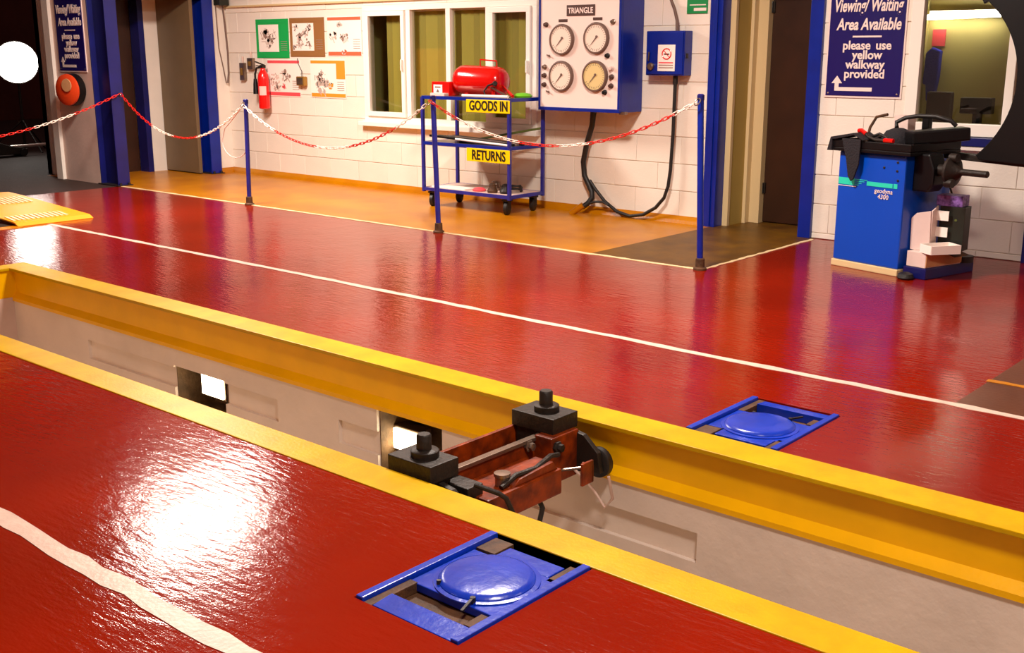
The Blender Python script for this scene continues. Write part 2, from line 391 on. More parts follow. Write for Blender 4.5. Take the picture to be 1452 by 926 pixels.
struct('upper_wall', wall_with_openings(WX0, WX1 + 2, 2.07, 3.8, YW, YW + .02, []), 'white_block', wall)
struct('wall_face', MB().box(.85, WX1 + 2, YW, YW + .02, 0, 2.07), 'white_block', wall)
# yellow painted coving at the foot of the wall
sk = MB()
sk.prism([(YW + .01, 0), (YW - .05, 0), (YW - .035, .03), (YW - .008, .062), (YW + .01, .062)], -11.38, -4.82, 'x')
struct('baseboard_back', sk, 'walk_yellow')
# left end wall: block return, doorway head, pier of the open bay
struct('wall_left', MB().box(-11.55, -11.38, 7.86, YW + .1, 0, 3.8).box(-11.55, -11.38, 6.45, 7.86, 2.12, 3.8).box(-11.55, -11.38, -5, 6.45, 3.1, 3.8).box(-11.55, -11.38, -5, 1.2, 0, 3.1), 'white_paint')
struct('wall_pier', MB().box(-12.17, -11.42, 6.34, 6.56, 0, 3.8), 'dull_white')
struct('trim_1', MB().box(-12.30, -12.17, 6.30, 6.56, 0, 3.8), 'white_paint')
struct('baseboard_left', MB().prism([(-11.39, 0), (-11.33, 0), (-11.35, .035), (-11.375, .06), (-11.39, .06)], 7.86, YW, 'y'), 'walk_yellow')
# lobby behind the left doorway
struct('wall_lobby', MB().box(-12.30, -12.14, 7.43, 8.3, 0, 2.3).box(-12.9, -12.8, 6.5, 8.3, 0, 2.3).box(-12.9, -11.55, 8.25, 8.35, 0, 2.3).box(-12.9, -12.17, 6.5, 6.56, 0, 2.3), 'white_paint')
struct('ceiling_lobby', MB().box(-12.9, -11.4, 6.5, 8.35, 2.3, 2.36), 'dull_white')
struct('trim_2', MB().box(-12.29, -12.11, 7.36, 7.43, 0, 2.04).box(-12.29, -12.11, 6.56, 7.43, 2.04, 2.12), 'navy_steel')
struct('lobby_shade_panel', MB().box(-12.34, -12.30, 6.56, 7.36, 0, 2.04), 'dark_brown')  # dark sheet standing in for the unlit opening beyond the inner frame
struct('door_1', MB().bar((-11.46, 7.66, .02), (-12.10, 7.72, .02), .001, .001).box(-12.13, -11.45, 7.62, 7.665, .015, 2.02), 'grey_door', None, .004)
struct('trim_3', MB().box(-11.56, -11.36, 6.45, 7.86, 2.02, 2.13), 'navy_steel')
# other walls, ceiling, ground outside
struct('wall_right', MB().box(5.0, 5.1, -5, YW + .1, 0, 3.8), 'white_paint')
struct('wall_front', MB().box(-11.5, 5.1, -5.1, -5, 0, 3.8), 'white_paint')
struct('ceiling', MB().box(-12.3, 5.1, -5.1, YW + .15, 3.8, 3.9), 'ceiling')
struct('ground_outside', MB().box(-40, XE, -25, 30, -.1, -.001), 'asphalt')
struct('wall_neighbour', MB().box(-24, -23.6, -10, 25, 0, 6), 'night_wall_haze')

# columns: H-section steel
def column(x0, x1, y0, y1, m, label):
    t = thing('steel_column', label, 'column', ((x0 + x1) / 2, (y0 + y1) / 2, 0)); th = .018
    part('flange', MB().box(x1 - th, x1, y0, y1, 0, 3.8), m, t, .003); part('flange', MB().box(x0, x0 + th, y0, y1, 0, 3.8), m, t, .003)
    part('web', MB().box(x0 + th, x1 - th, (y0 + y1) / 2 - .008, (y0 + y1) / 2 + .008, 0, 3.8), m, t)
    part('base_plate', MB().box(x0 - .03, x1 + .03, y0 - .02, y1 + .02, 0, .012), 'black_iron', t, .002)
    for yy in (y0 + .02, y1 - .02): part('bolt', MB().lathe([(.014, 0), (.014, .02), (.006, .024)], (x1 + .015, yy, .012), n=6), 'black_iron', t)
    return t
hc = column(-11.42, -11.06, 6.34, 6.48, 'navy_steel', 'blue steel column with a chain hook, beside the white pier')
part('chain_hook', MB().tube([(-11.063, 6.43, .985), (-11.040, 6.43, .985), (-11.028, 6.43, .978), (-11.024, 6.43, .966), (-11.030, 6.43, .956), (-11.042, 6.43, .955)], .005, 8), 'steel', hc)
column(-11.62, -11.34, 7.72, 7.86, 'blue_steel', 'blue steel column between the grey door and the poster wall')

# ------------------------------------------------------------------ windows
def window(name, x0, x1, z0, z1, bars, casements, sillx, fw=.055):
    fr = MB(); y0, y1 = YW - .02, YW + .05
    fr.box(x0, x1, y0, y1, z1 - fw, z1).box(x0, x1, y0, y1, z0, z0 + fw).box(x0, x0 + fw, y0, y1, z0 + fw, z1 - fw).box(x1 - fw, x1, y0, y1, z0 + fw, z1 - fw)
    wn = struct(name, fr, 'upvc', None, .004)
    edges = [x0 + fw] + [v for c in bars for v in (c - .03, c + .03)] + [x1 - fw]
    for c in bars: struct('mullion', MB().box(c - .03, c + .03, y0 + .002, y1, z0 + fw, z1 - fw), 'upvc', wn, .004)
    for i in range(len(edges) // 2):
        a, b_ = edges[2 * i], edges[2 * i + 1]; c0, c1 = z0 + fw, z1 - fw
        if i in casements:
            q = .052; s = MB().box(a + .004, b_ - .004, y0 - .022, y0 + .02, c1 - q, c1 - .003).box(a + .004, b_ - .004, y0 - .022, y0 + .02, c0 + .003, c0 + q)
            s.box(a + .004, a + q, y0 - .022, y0 + .02, c0 + q, c1 - q).box(b_ - q, b_ - .004, y0 - .022, y0 + .02, c0 + q, c1 - q)
            sh = struct('casement', s, 'upvc', wn, .004)
            struct('handle', MB().box(b_ - .036, b_ - .02, y0 - .05, y0 - .022, (c0 + c1) / 2 - .06, (c0 + c1) / 2 + .05), 'upvc', sh, .004)
            struct('pane', MB().box(a + q, b_ - q, y0 + .004, y0 + .010, c0 + q, c1 - q), 'glass', wn)
        else: struct('pane', MB().box(a, b_, y1 - .03, y1 - .024, c0, c1), 'glass', wn)
    if sillx: struct('window_sill', MB().box(sillx[0], sillx[1], YW - .075, YW + .02, z0 - .045, z0 + .002), 'upvc', wn, .006)
    return wn
window('window_1', -8.98, -6.64, .70, 1.87, [-8.31, -7.755, -7.235], (0, 3), (-9.03, -6.6))
window('window_2', -3.20, -1.55, .84, 1.98, [-2.49], (), None, .085)
struct('window_sill_board', MB().box(-3.25, -1.5, YW - .06, YW + .02, .775, .835), 'navy_steel', bpy.data.objects['window_2'], .004)
struct('lower_sill', MB().box(-2.95, -2.35, YW - .05, YW + .02, .745, .772), 'white_paint', bpy.data.objects['window_2'], .003)
# picture rail / conduit trim above the poster wall
struct('trim_4', MB().box(-11.36, -6.4, YW - .03, YW + .005, 1.905, 1.925), 'cream_trim', None, .004)

# rooms behind the windows
struct('wall_office', MB().box(-9.2, -4.85, 9.9, 10.0, 0, 2.4).box(-9.3, -9.2, YW + .14, 10, 0, 2.4).box(-4.92, -4.85, YW + .14, 10, 0, 2.4), 'room_green')
struct('ceiling_office', MB().box(-9.3, -1.0, YW + .14, 10.6, 2.4, 2.46), 'room_green')
struct('floor_office', MB().box(-9.3, -4.86, YW + .14, 10.6, -.05, 0).box(-3.8, -1.0, YW + .14, 10.6, -.05, 0), 'carton_tan')
struct('wall_waiting_room', MB().box(-3.9, -1.0, 10.0, 10.1, 0, 2.4).box(-1.1, -1.0, YW + .14, 10, 0, 2.4).box(-3.92, -3.82, YW + .14, 10, 0, 2.4), 'room_green')

bl = thing('vertical_blind', 'closed yellow-green vertical slat blind hanging inside the wide window', 'blind', (-7.8, YW + .10, .72))
part('head_rail', MB().box(-8.93, -6.69, YW + .075, YW + .125, 1.80, 1.84), 'upvc', bl)
x = -8.68; k = 0; sm = {}
for mm in ('blind', 'blind_b'):
    q = MB().box(-.044, .044, -.002, .002, -.535, .535).mesh('slat'); setm(q, mm); sm[mm] = q
while x < -6.70:
    ob = bpy.data.objects.new('slat', sm['blind' if k % 3 else 'blind_b']); COL.objects.link(ob); ob.parent = bl
    ob.location = Vector((x, YW + .10, 1.27)) - Vector(bl.location); ob.rotation_euler = (0, 0, math.radians(16 + random.uniform(-5, 5)))
    x += .081; k += 1

# right doorway: frame, lobby, dark door
struct('trim_5', MB().box(-4.83, -4.715, YW - .035, YW + .10, 0, 2.10).box(-4.79, -4.755, YW - .05, YW - .035, 0, 2.10), 'blue_steel', None, .004)
struct('trim_6', MB().box(-3.965, -3.86, YW - .035, YW + .10, 0, 2.10), 'blue_steel', None, .004)
struct('trim_7', MB().box(-4.715, -3.965, YW - .035, YW + .10, 2.03, 2.10), 'blue_steel', None, .004)
struct('wall_corridor', MB().box(-4.86, -4.67, YW + .10, 8.60, 0, 2.3).box(-3.90, -3.80, YW + .10, 8.60, 0, 2.3).box(-4.86, -3.80, YW + .10, 8.62, 2.14, 2.3), 'cream_wall')
struct('trim_8', MB().box(-4.715, -4.665, YW + .09, YW + .13, 0, 2.1).box(-4.67, -4.55, 8.47, 8.56, 0, 2.1).box(-4.67, -4.64, 8.40, 8.47, 0, 2.1), 'cream_trim', None, .004)
d2 = struct('door_2', MB().box(-4.55, -3.90, 8.54, 8.585, .012, 2.1), 'dark_brown', None, .003)
for z in (.25, 1.72): struct('hinge', MB().box(-4.57, -4.53, 8.525, 8.545, z, z + .09).tube([(-4.55, 8.52, z), (-4.55, 8.52, z + .09)], .008, 8), 'black_iron', d2)

# ================================================================== THINGS
# --- high bay lamps over the bays
for i, (p, e) in enumerate(LAMPS):
    t = thing('high_bay_lamp', ['long rectangular warm lamp hung over the lane by the posters', 'round warm high bay lamp over the white lane line',
        'round warm high bay lamp over the pit edge', 'round warm high bay lamp over the bare floor patch', 'round warm high bay lamp over the near lane'][i], 'lamp', (p[0], p[1], p[2]), 0, 'high bay lamps')
    if i == 0:
        part('reflector', MB().box(p[0] - .32, p[0] + .32, p[1] - .68, p[1] + .68, p[2], p[2] + .10), 'upvc', t, .01)
        for yy in (-.5, .5): part('hanger', MB().tube([(p[0], p[1] + yy, p[2] + .10), (p[0], p[1] + yy, 3.8)], .008), 'steel', t)
        continue
    part('reflector', MB().lathe([(.34, 0), (.335, .02), (.2, .2), (.12, .26), (.12, .34), (.03, .36)], p), 'steel', t)
    part('hanger', MB().tube([(p[0], p[1], p[2] + .34), (p[0], p[1], 3.8)], .012), 'steel', t)

# --- barrier posts and chains
def barrier_post(x, y, h, label, m='post_blue', lean=(0, 0)):
    t = thing('barrier_post', label, 'barrier post', (x, y, 0), 0, 'chain barrier posts')
    part('tube', MB().tube([(0, 0, .02), (lean[0], lean[1], h)], .021, 14), m, t, world=False)
    part('base_socket', MB().lathe([(.045, 0), (.045, .012), (.032, .02), (.030, .075), (.022, .08)], (0, 0, 0), n=16), 'rust', t, world=False)
    part('cap', MB().lathe([(.024, -.02), (.024, .012), (.015, .02)], (lean[0], lean[1], h), n=14), 'navy_steel', t, world=False)
    hk = MB(); hk.tube([(lean[0] + .02 * math.cos(a), lean[1] - .02 + .018 * math.sin(a) - .02, h - .03 + .022 * math.sin(a)) for a in [i * PI / 5 for i in range(11)]], .004, 6)
    part('hook', hk, 'steel', t, world=False)
    return t
barrier_post(-8.776, 6.365, .965, 'blue chain post in front of the fire extinguisher', lean=(.03, 0))
barrier_post(-6.255, 6.352, 1.06, 'blue chain post in front of the goods trolley', lean=(-.04, 0))
barrier_post(-3.831, 6.365, 1.13, 'blue chain post at the corner of the worn walkway', 'blue_steel', lean=(-.045, 0))
barrier_post(-11.10, 2.3, .97, 'blue chain post at the far side of the open bay')
def link_mesh(m):
    b = MB(); L, Wd, r = .021, .0095, .0036; pts = []
    for i in range(12):
        a = 2 * PI * i / 12; pts.append((math.cos(a) * Wd + (L if math.cos(a) > 0 else -L) * 0 , 0, 0))
    pts = []
    for i in range(6): a = -PI / 2 + PI * i / 5; pts.append((L - .0 + Wd * math.cos(a), Wd * math.sin(a), 0))
    for i in range(6): a = PI / 2 + PI * i / 5; pts.append((-L + Wd * math.cos(a), Wd * math.sin(a), 0))
    pts.append(pts[0]); b.tube(pts, r, 5, cap=False)
    me_ = b.mesh('link'); setm(me_, m); return me_
LM = {'r': link_mesh('chain_red'), 'w': link_mesh('chain_white')}
def chain(A, B, low, secs, label, cat='chain'):
    """plastic chain hanging from A to B with its lowest height low; secs: [(fraction, colour)]"""
    A, B = Vector(A), Vector(B); t = thing('barrier_chain', label, cat, (A + B) / 2, 0, 'red and white barrier chains')
    t.location.z = low
    # parabola through both ends with given minimum
    dA, dB = A.z - low, B.z - low; s0 = math.sqrt(dA) / (math.sqrt(dA) + math.sqrt(dB)); k_ = dA / (s0 * s0)
    N = 600; P = [Vector((A.x + (B.x - A.x) * i / N, A.y + (B.y - A.y) * i / N, low + k_ * (i / N - s0) ** 2)) for i in range(N + 1)]
    L = [0]
    for i in range(N): L.append(L[-1] + (P[i + 1] - P[i]).length)
    pitch = .0455; n = int(L[-1] / pitch); j = 0
    for q in range(n):
        d = (q + .5) * pitch
        while j < N - 1 and L[j + 1] < d: j += 1
        p = P[j]; dr = (P[j + 1] - P[j]).normalized(); f = d / L[-1]
        c = next((c_ for f_, c_ in secs if f <= f_), secs[-1][1])
        ob = bpy.data.objects.new('link', LM[c]); COL.objects.link(ob); ob.parent = t
        rot = dr.to_track_quat('X', 'Z') @ Matrix.Rotation(PI / 2 * (q % 2) + .5, 4, 'X').to_quaternion()
        ob.rotation_mode = 'QUATERNION'; ob.rotation_quaternion = rot; ob.location = p - Vector(t.location)
chain((-11.035, 6.42, .975), (-11.10, 2.33, .95), .545, [(.125, 'r'), (.24, 'w'), (.45, 'r'), (.6, 'w'), (.8, 'r'), (1, 'w')], 'red and white chain hanging across the open bay by the floodlight')
chain((-11.035, 6.44, .975), (-8.75, 6.33, .93), .575, [(.27, 'r'), (.44, 'w'), (.64, 'r'), (1, 'w')], 'red and white chain from the blue column to the post by the extinguisher')
chain((-8.74, 6.33, .93), (-6.30, 6.31, 1.03), .605, [(.20, 'w'), (.42, 'r'), (.60, 'w'), (.82, 'r'), (1, 'w')], 'red and white chain in front of the posters and window')
chain((-6.29, 6.31, 1.04), (-3.885, 6.33, 1.10), .755, [(.12, 'r'), (.38, 'w'), (.52, 'r'), (.64, 'w'), (.92, 'r'), (1, 'w')], 'red and white chain in front of the trolley and gauge cabinet')

# --- turn plates
def turn_plate(x0, x1, y0, y1, flip, label):
    t = thing('turn_plate', label, 'turn plate', ((x0 + x1) / 2, (y0 + y1) / 2, -.045), 0, 'blue wheel turn plates')
    def Y(v): return y1 - v if flip else y0 + v      # v measured from the side away from the pit
    def bx(b, a, c, u, v, z0, z1): lo, hi = sorted((Y(u), Y(v))); return b.box(a, c, lo, hi, z0, z1)
    D = y1 - y0
    part('tray', bx(MB(), x0, x1, 0, D, -.045, -.035), 'rust', t)
    part('side_rail', bx(MB(), x0, x0 + .026, 0, D, -.035, .008), 'plate_blue', t, .003); part('side_rail', bx(MB(), x1 - .026, x1, 0, D, -.035, .008), 'plate_blue', t, .003)
    part('end_ramp', MB().prism([(Y(.005), -.035), (Y(.005), -.004), (Y(.075), .003), (Y(.075), -.035)], x0 + .06, x1 - .026, 'x'), 'plate_blue', t, .002)
    part('rubber_pad', bx(MB(), x0 + .028, x0 + .058, .0, .175, -.035, -.004), 'rust', t, .002)
    part('rubber_pad', bx(MB(), x0 + .028, x0 + .10, D - .10, D - .012, -.035, -.004), 'rust', t, .002)
    part('rubber_pad', bx(MB(), x1 - .066, x1 - .028, .09, .16, -.035, -.006), 'rust', t, .002)
    part('rubber_pad', bx(MB(), x1 - .06, x1 - .028, D - .13, D - .015, -.035, -.006), 'rust', t, .002)
    part('floating_plate', bx(bx(MB(), x0 + .03, x1 - .03, .17, D - .11, -.03, -.006), x0 + .105, x1 - .065, D - .111, D - .035, -.03, -.0055), 'plate_blue', t, .003)
    c = ((x0 + x1) / 2 + .004, (Y(.17) + Y(D - .11)) / 2 + (-.01 if flip else .01), -.006)
    part('disc_rim', MB().lathe([(.150, 0), (.150, .004), (.136, .006)], c, n=48), 'plate_blue', t)
    part('disc', MB().lathe([(.136, 0), (.136, .008), (.13, .015), (.118, .0185), (.06, .020), (.01, .0205)], c, n=48), 'plate_blue', t)
    part('locking_pin', MB().tube([(x1 - .12, Y(.185), -.004), (x1 - .12, Y(.185), .014)], .008, 8).bar((x1 - .12, Y(.185), .01), (x1 - .10, Y(.12), .006), .008, .006), 'black_iron', t)
    part('locking_pin', MB().tube([(x0 + .115, Y(.20), -.004), (x0 + .115, Y(.20), .012)], .007, 8), 'black_iron', t)
turn_plate(-2.095, -1.72, 1.79, 2.335, False, 'blue turn plate in the floor nearer the wet glare patch')
turn_plate(-2.166, -1.779, 3.545, 4.07, True, 'blue turn plate in the floor beside the white lane line')

# --- pit jack
t = thing('pit_jack', 'rusty orange jacking beam with two black lifting pads bridging the pit', 'pit jack', (-2.6, 2.92, -.204))
JX0, JX1 = -2.735, -2.525
for (a, b_) in ((2.505, 2.645), (3.17, 3.325)):
    pad = part('lifting_pad', MB().box(JX0, JX1, a, b_, -.015, .05), 'black_iron', t, .004)
    cxp, cyp = JX0 + .115, (a + b_) / 2
    part('pad_collar', MB().lathe([(.05, 0), (.05, .022), (.045, .026)], (cxp, cyp, .05), n=24), 'black_iron', pad)
    part('pad_stud', MB().lathe([(.027, 0), (.027, .05), (.022, .056), (.004, .056)], (cxp - .004, cyp, .075), n=20), 'black_iron', pad)
    part('pad_column', MB().box(JX0 + .015, JX1 - .03, a + .01, b_ - .01, -.19, -.015), 'black_iron', t, .004)
part('back_plate', MB().box(-2.745, -2.728, 2.56, 3.27, -.19, -.018), 'jack_red', t, .003)
part('front_plate', MB().box(-2.60, -2.585, 2.64, 3.30, -.19, -.035), 'jack_red', t, .003)
part('front_rail', MB().box(-2.607, -2.577, 2.62, 3.215, -.036, -.020), 'steel', t, .003)
part('end_cheek', MB().box(-2.585, -2.50, 3.13, 3.30, -.20, -.012), 'jack_red', t, .005)
part('inner_floor', MB().box(-2.735, -2.59, 2.56, 3.30, -.20, -.185), 'jack_red', t)
part('pump_body', MB().box(-2.585, -2.40, 2.66, 3.07, -.185, -.085), 'jack_red', t, .008)
part('pump_hump', MB().prism([(2.80, -.086), (2.84, -.062), (2.95, -.055), (3.03, -.05), (3.06, -.086)], -2.50, -2.41, 'x'), 'jack_red', t, .006)
part('pump_lid_strip', MB().tube([(-2.43, 2.76, -.075), (-2.43, 2.84, -.052), (-2.43, 2.95, -.058), (-2.44, 3.05, -.04), (-2.46, 3.12, -.06)], .010, 8), 'black_iron', t)
part('filler_cap', MB().lathe([(.026, 0), (.026, .05), (.03, .05), (.03, .062), (.004, .064)], (-2.46, 2.80, -.10), n=16), 'steel', t)
part('valve_block', MB().box(-2.585, -2.46, 2.62, 2.70, -.17, -.045), 'black_iron', t, .006)
for (yy, zz) in ((3.09, -.045), (3.16, -.05)): part('bolt', MB().lathe([(.024, 0), (.024, .012), (.016, .016), (.016, .03), (.004, .032)], (-2.585 + (.085 if yy > 3.12 else 0), yy, zz), (1, 0, 0), n=6), 'steel' if yy < 3.1 else 'black_iron', t)
for (yy, s) in ((3.30, 1), (2.56, -1)):
    part('wheel_bracket', MB().prism([(-2.53, -.02), (-2.47, -.03), (-2.40, -.09), (-2.385, -.17), (-2.53, -.19)], yy - .012, yy + .012, 'y'), 'black_iron', t, .003)
    part('roller_wheel', MB().lathe([(.052, 0), (.060, .006), (.060, .032), (.052, .04), (.02, .044), (.02, .05)], (-2.425, yy + s * .014, -.142), (0, s, 0), n=28), 'black_rubber', t)
part('latch_bracket', MB().box(-2.40, -2.388, 3.18, 3.25, -.19, -.10).box(-2.44, -2.388, 3.24, 3.252, -.19, -.12), 'jack_red', t, .003)
part('latch_rod', MB().tube([(-2.50, 3.13, -.14), (-2.40, 3.22, -.125)], .006, 8), 'steel', t)
part('pump_handle', MB().tube([(-2.43, 2.62, -.02), (-2.36, 2.67, -.05), (-2.345, 2.69, -.07), (-2.335, 2.73, -.16), (-2.33, 2.74, -.3)], .009, 10), 'black_iron', t)
hs = MB(); hs.tube([(-2.44, 2.97, -.17), (-2.42, 2.98, -.22), (-2.42, 2.955, -.29), (-2.44, 2.89, -.36), (-2.47, 2.80, -.42), (-2.5, 2.7, -.45)], .010, 10)
part('hydraulic_hose', hs, 'black_rubber', t)
hs = MB(); hs.tube([(-2.50, 3.27, -.17), (-2.45, 3.33, -.26), (-2.40, 3.345, -.33), (-2.36, 3.34, -.28), (-2.36, 3.31, -.18)], .006, 8)
part('air_line', hs, 'dull_white', t)

# --- pit lamps in the recesses
def pit_lamp(x, z, tilt, label, sz=(.20, .13)):
    t = thing('pit_lamp', label, 'lamp', (x, PYI1 + .17, z - .09), 0, 'lamps in the pit recesses')
    y = PYI1 + .10
    part('housing', MB().box(x - sz[0] / 2 - .012, x + sz[0] / 2 + .012, y + .012, y + .09, z - sz[1] / 2 - .012, z + sz[1] / 2 + .012), 'steel', t, .006)
    part('lens', MB().box(x - sz[0] / 2, x + sz[0] / 2, y, y + .012, z - sz[1] / 2, z + sz[1] / 2), 'pit_glow', t, .003)
    part('bracket', MB().bar((x - .08, y + .05, z - sz[1] / 2 - .012), (x - .08, y + .05, min(z - .1, -.50)), .02, .01).bar((x + .08, y + .05, z - sz[1] / 2 - .012), (x + .08, y + .05, min(z - .1, -.50)), .02, .01), 'black_iron', t)
pit_lamp(-5.235, -.425, 0, 'glowing lamp in the pit recess closer to the pit end', (.20, .12))
pit_lamp(-3.665, -.385, 0, 'glowing lamp in the pit recess beside the jack', (.16, .10))

# --- brake tester ramp
t = thing('ramp_plate', 'yellow ramp cover with tread strips in front of the open bay', 'ramp', (-9.9, 4.62, 0))
prof = [(-9.10, .004), (-9.16, .03), (-10.0, .075), (-10.35, .095), (-10.65, .105), (-10.9, .08), (-10.9, .07), (-10.65, .093), (-10.35, .083), (-10.0, .063), (-9.17, .018), (-9.10, 0)]
part('plate', MB().prism(prof, 4.28, 4.95, 'y'), 'cabinet_yellow', t)
for k in range(12):
    y = 4.31 + .042 * k
    part('tread_bar', MB().bar((-9.22, y, .036), (-9.42, y + .02, .047), .022, .008), 'cream_line', t)
for k in range(14):
    y = 4.31 + .042 * k
    part('tread_bar', MB().bar((-10.0, y, .078), (-10.32, y + .02, .096), .022, .008), 'cream_line', t)
part('side_skirt', MB().prism([(-9.3, 0), (-9.3, .02), (-10.6, .09), (-10.6, 0)], 4.93, 4.945, 'y'), 'cabinet_yellow', t)
struct('brake_pit_shade', strip(-10.9, -9.2, 3.8, 4.27, .0016, 0, 1), 'black_rubber', floor)  # flat black strip paints the darkness inside the brake tester recess
struct('brake_pit_border', strip(-9.17, -9.03, 3.2, 4.3, .003, .02, 10, 'y'), 'walk_yellow', floor)

# --- posters
def poster(x0, x1, z0, z1, m, kind, label, arts):
    t = thing('poster', label, 'poster', ((x0 + x1) / 2, YW - .004, z0), 0, 'workshop diagrams on the block wall'); y = YW - .006
    h = z1 - z0; w_ = x1 - x0
    part('sheet', MB().box(x0, x1, y, YW - .003, z0, z1), 'paper_white' if kind != 'full' else m, t)
    part('header', MB().box(x0 + .01, x1 - .01, y - .002, y, z1 - h * .10, z1 - .01), m, t)
    part('footer', MB().box(x0 + .01, x1 - .01, y - .002, y, z0 + .01, z0 + h * .12), m, t)
    if kind == 'full': part('picture', MB().box(x0 + w_ * .08, x0 + w_ * .70, y - .002, y, z0 + h * .16, z1 - h * .14), 'paper_white', t)
    if kind == 'side': part('side_band', MB().box(x1 - w_ * .26, x1 - .01, y - .002, y, z0 + h * .50, z1 - h * .1), m, t)
    for i in range(5): part('caption_line', MB().box(x1 - w_ * .24, x1 - w_ * .05, y - .003, y, z0 + h * (.2 + .055 * i), z0 + h * (.212 + .055 * i)), 'print_grey', t)
    for (u, v, r, c) in arts:
        for q_ in (0, 1):
            db = MB()
            for k in range(9):
                a = random.uniform(0, 2 * PI); d_ = r * random.random() ** .6 * 1.15; px_, pz_ = x0 + (u + math.cos(a) * d_) * w_, z0 + (v + math.sin(a) * d_) * h
                L_ = r * w_ * random.uniform(.15, .5); an = random.choice((.5, 2.1, .4, 1.57, 0, 2.3)); yy_ = y - .0024 - .0004 * q_
                if k % 3: db.bar((px_ - L_ * math.cos(an), yy_, pz_ - L_ * math.sin(an)), (px_ + L_ * math.cos(an), yy_, pz_ + L_ * math.sin(an)), .0008, random.uniform(.005, .016), (0, 0, 1) if abs(math.sin(an)) < .9 else (1, 0, 0))
                else: db.lathe([(L_ * .8, 0), (L_ * .8, .0008)], (px_, yy_, pz_), (0, -1, 0), n=10)
            do = part('drawing', db, c if q_ else 'print_pale', t); do['kind'] = 'stuff'
G, Dk = 'ink_grey', 'ink_dark'
poster(-10.80, -10.215, 1.34, 1.765, 'poster_green', 'full', 'green-bordered engine diagram poster above the fire extinguisher', [(.40, .55, .20, G), (.36, .60, .10, Dk), (.47, .52, .10, Dk), (.38, .35, .08, G)])
poster(-10.19, -9.605, 1.355, 1.77, 'brown_frame', 'full', 'brown-bordered chassis diagram poster between two others', [(.38, .52, .14, Dk), (.18, .74, .07, G), (.55, .74, .08, Dk), (.55, .32, .08, Dk), (.30, .33, .09, G), (.46, .62, .08, G), (.14, .25, .05, Dk)])
poster(-9.555, -9.01, 1.36, 1.775, 'poster_red', 'plain', 'white diagram poster with a thin red header beside the window', [(.17, .5, .10, G), (.52, .46, .11, Dk), (.36, .78, .07, G), (.5, .1, .06, 'poster_red')])
poster(-10.625, -10.04, .918, 1.325, 'poster_pink', 'plain', 'pink-banded brake diagram poster behind the fire extinguisher', [(.22, .48, .15, G), (.55, .55, .13, Dk), (.3, .25, .10, G), (.5, .28, .06, 'poster_pink')])
poster(-9.863, -9.28, .922, 1.328, 'poster_orange', 'side', 'orange-banded diagram poster nearest below the white one', [(.32, .58, .10, Dk), (.24, .44, .12, G), (.42, .42, .10, G), (.35, .24, .16, G), (.56, .32, .07, 'poster_orange')])

# --- fire extinguisher
t = thing('fire_extinguisher', 'red fire extinguisher with black hose on the block wall', 'fire extinguisher', (-10.56, 7.98, .77)); ex = (-10.60, 7.972)
cyl = part('cylinder', MB().lathe([(.05, .775), (.062, .785), (.064, .80), (.064, 1.11), (.057, 1.16), (.036, 1.195), (.026, 1.21), (.026, 1.23)], (ex[0], ex[1], 0), n=24), 'fire_red', t)
part('label_sheet', MB().add([(ex[0] + .0655 * math.cos(a), ex[1] + .0655 * math.sin(a), z) for z in (.93, 1.03) for a in [-1.5 + i * .16 for i in range(9)]], [(i, i + 1, i + 10, i + 9) for i in range(8)], True), 'carton', cyl)
part('valve', MB().box(ex[0] - .025, ex[0] + .025, ex[1] - .025, ex[1] + .025, 1.23, 1.265), 'black_iron', t, .004)
part('lever', MB().bar((ex[0] + .02, ex[1], 1.265), (ex[0] - .12, ex[1] - .01, 1.30), .022, .01).bar((ex[0] + .02, ex[1], 1.245), (ex[0] - .10, ex[1] - .01, 1.255), .022, .01), 'black_iron', t)
part('hose', MB().tube([(ex[0] - .03, ex[1], 1.24), (ex[0] - .10, ex[1] - .01, 1.23), (ex[0] - .135, ex[1] - .01, 1.16), (ex[0] - .135, ex[1] - .01, 1.10)], .012, 10), 'black_rubber', t)
part('horn', MB().tube([(ex[0] - .135, ex[1] - .01, 1.11), (ex[0] - .135, ex[1] - .01, 1.05), (ex[0] - .13, ex[1] - .01, .94)], [.018, .026, .034], 14), 'black_plastic', t)
part('wall_bracket', MB().box(ex[0] - .056, ex[0] - .029, ex[1] + .036, YW, 1.0, 1.15), 'black_iron', t)

# --- sockets and small switches on the wall
def socket(x, z, w_, h_, label):
    t = thing('wall_socket', label, 'switch', (x, YW - .02, z - h_ / 2))
    part('back_box', MB().box(x - w_ / 2, x + w_ / 2, YW - .045, YW - .001, z - h_ / 2, z + h_ / 2), 'steel', t, .006)
    part('rocker', MB().box(x - w_ / 5, x + w_ / 5, YW - .056, YW - .045, z - h_ / 5, z + h_ / 5), 'brass', t, .003)
    part('conduit', MB().tube([(x, YW - .02, z + h_ / 2), (x, YW - .02, z + h_ / 2 + .07)], .011, 8), 'dull_white', t)
socket(-11.06, 1.185, .085, .20, 'tall metal switch box in the corner by the extinguisher')
socket(-10.90, 1.275, .10, .13, 'metal switch box just above the extinguisher hose')
t = thing('junction_box', 'small brown junction box with a wire between pink and orange posters', 'junction box', (-9.98, YW - .03, 1.05))
part('box', MB().box(-10.05, -9.92, YW - .06, YW - .008, 1.045, 1.145), 'brass', t, .008)
part('lid', MB().box(-10.035, -9.935, YW - .066, YW - .06, 1.06, 1.13), 'steel', t, .002)
part('wire', MB().tube([(-9.985, YW - .03, 1.145), (-10.0, YW - .015, 1.2), (-10.06, YW - .012, 1.28), (-10.07, YW - .012, 1.34)], .004, 6), 'black_rubber', t)

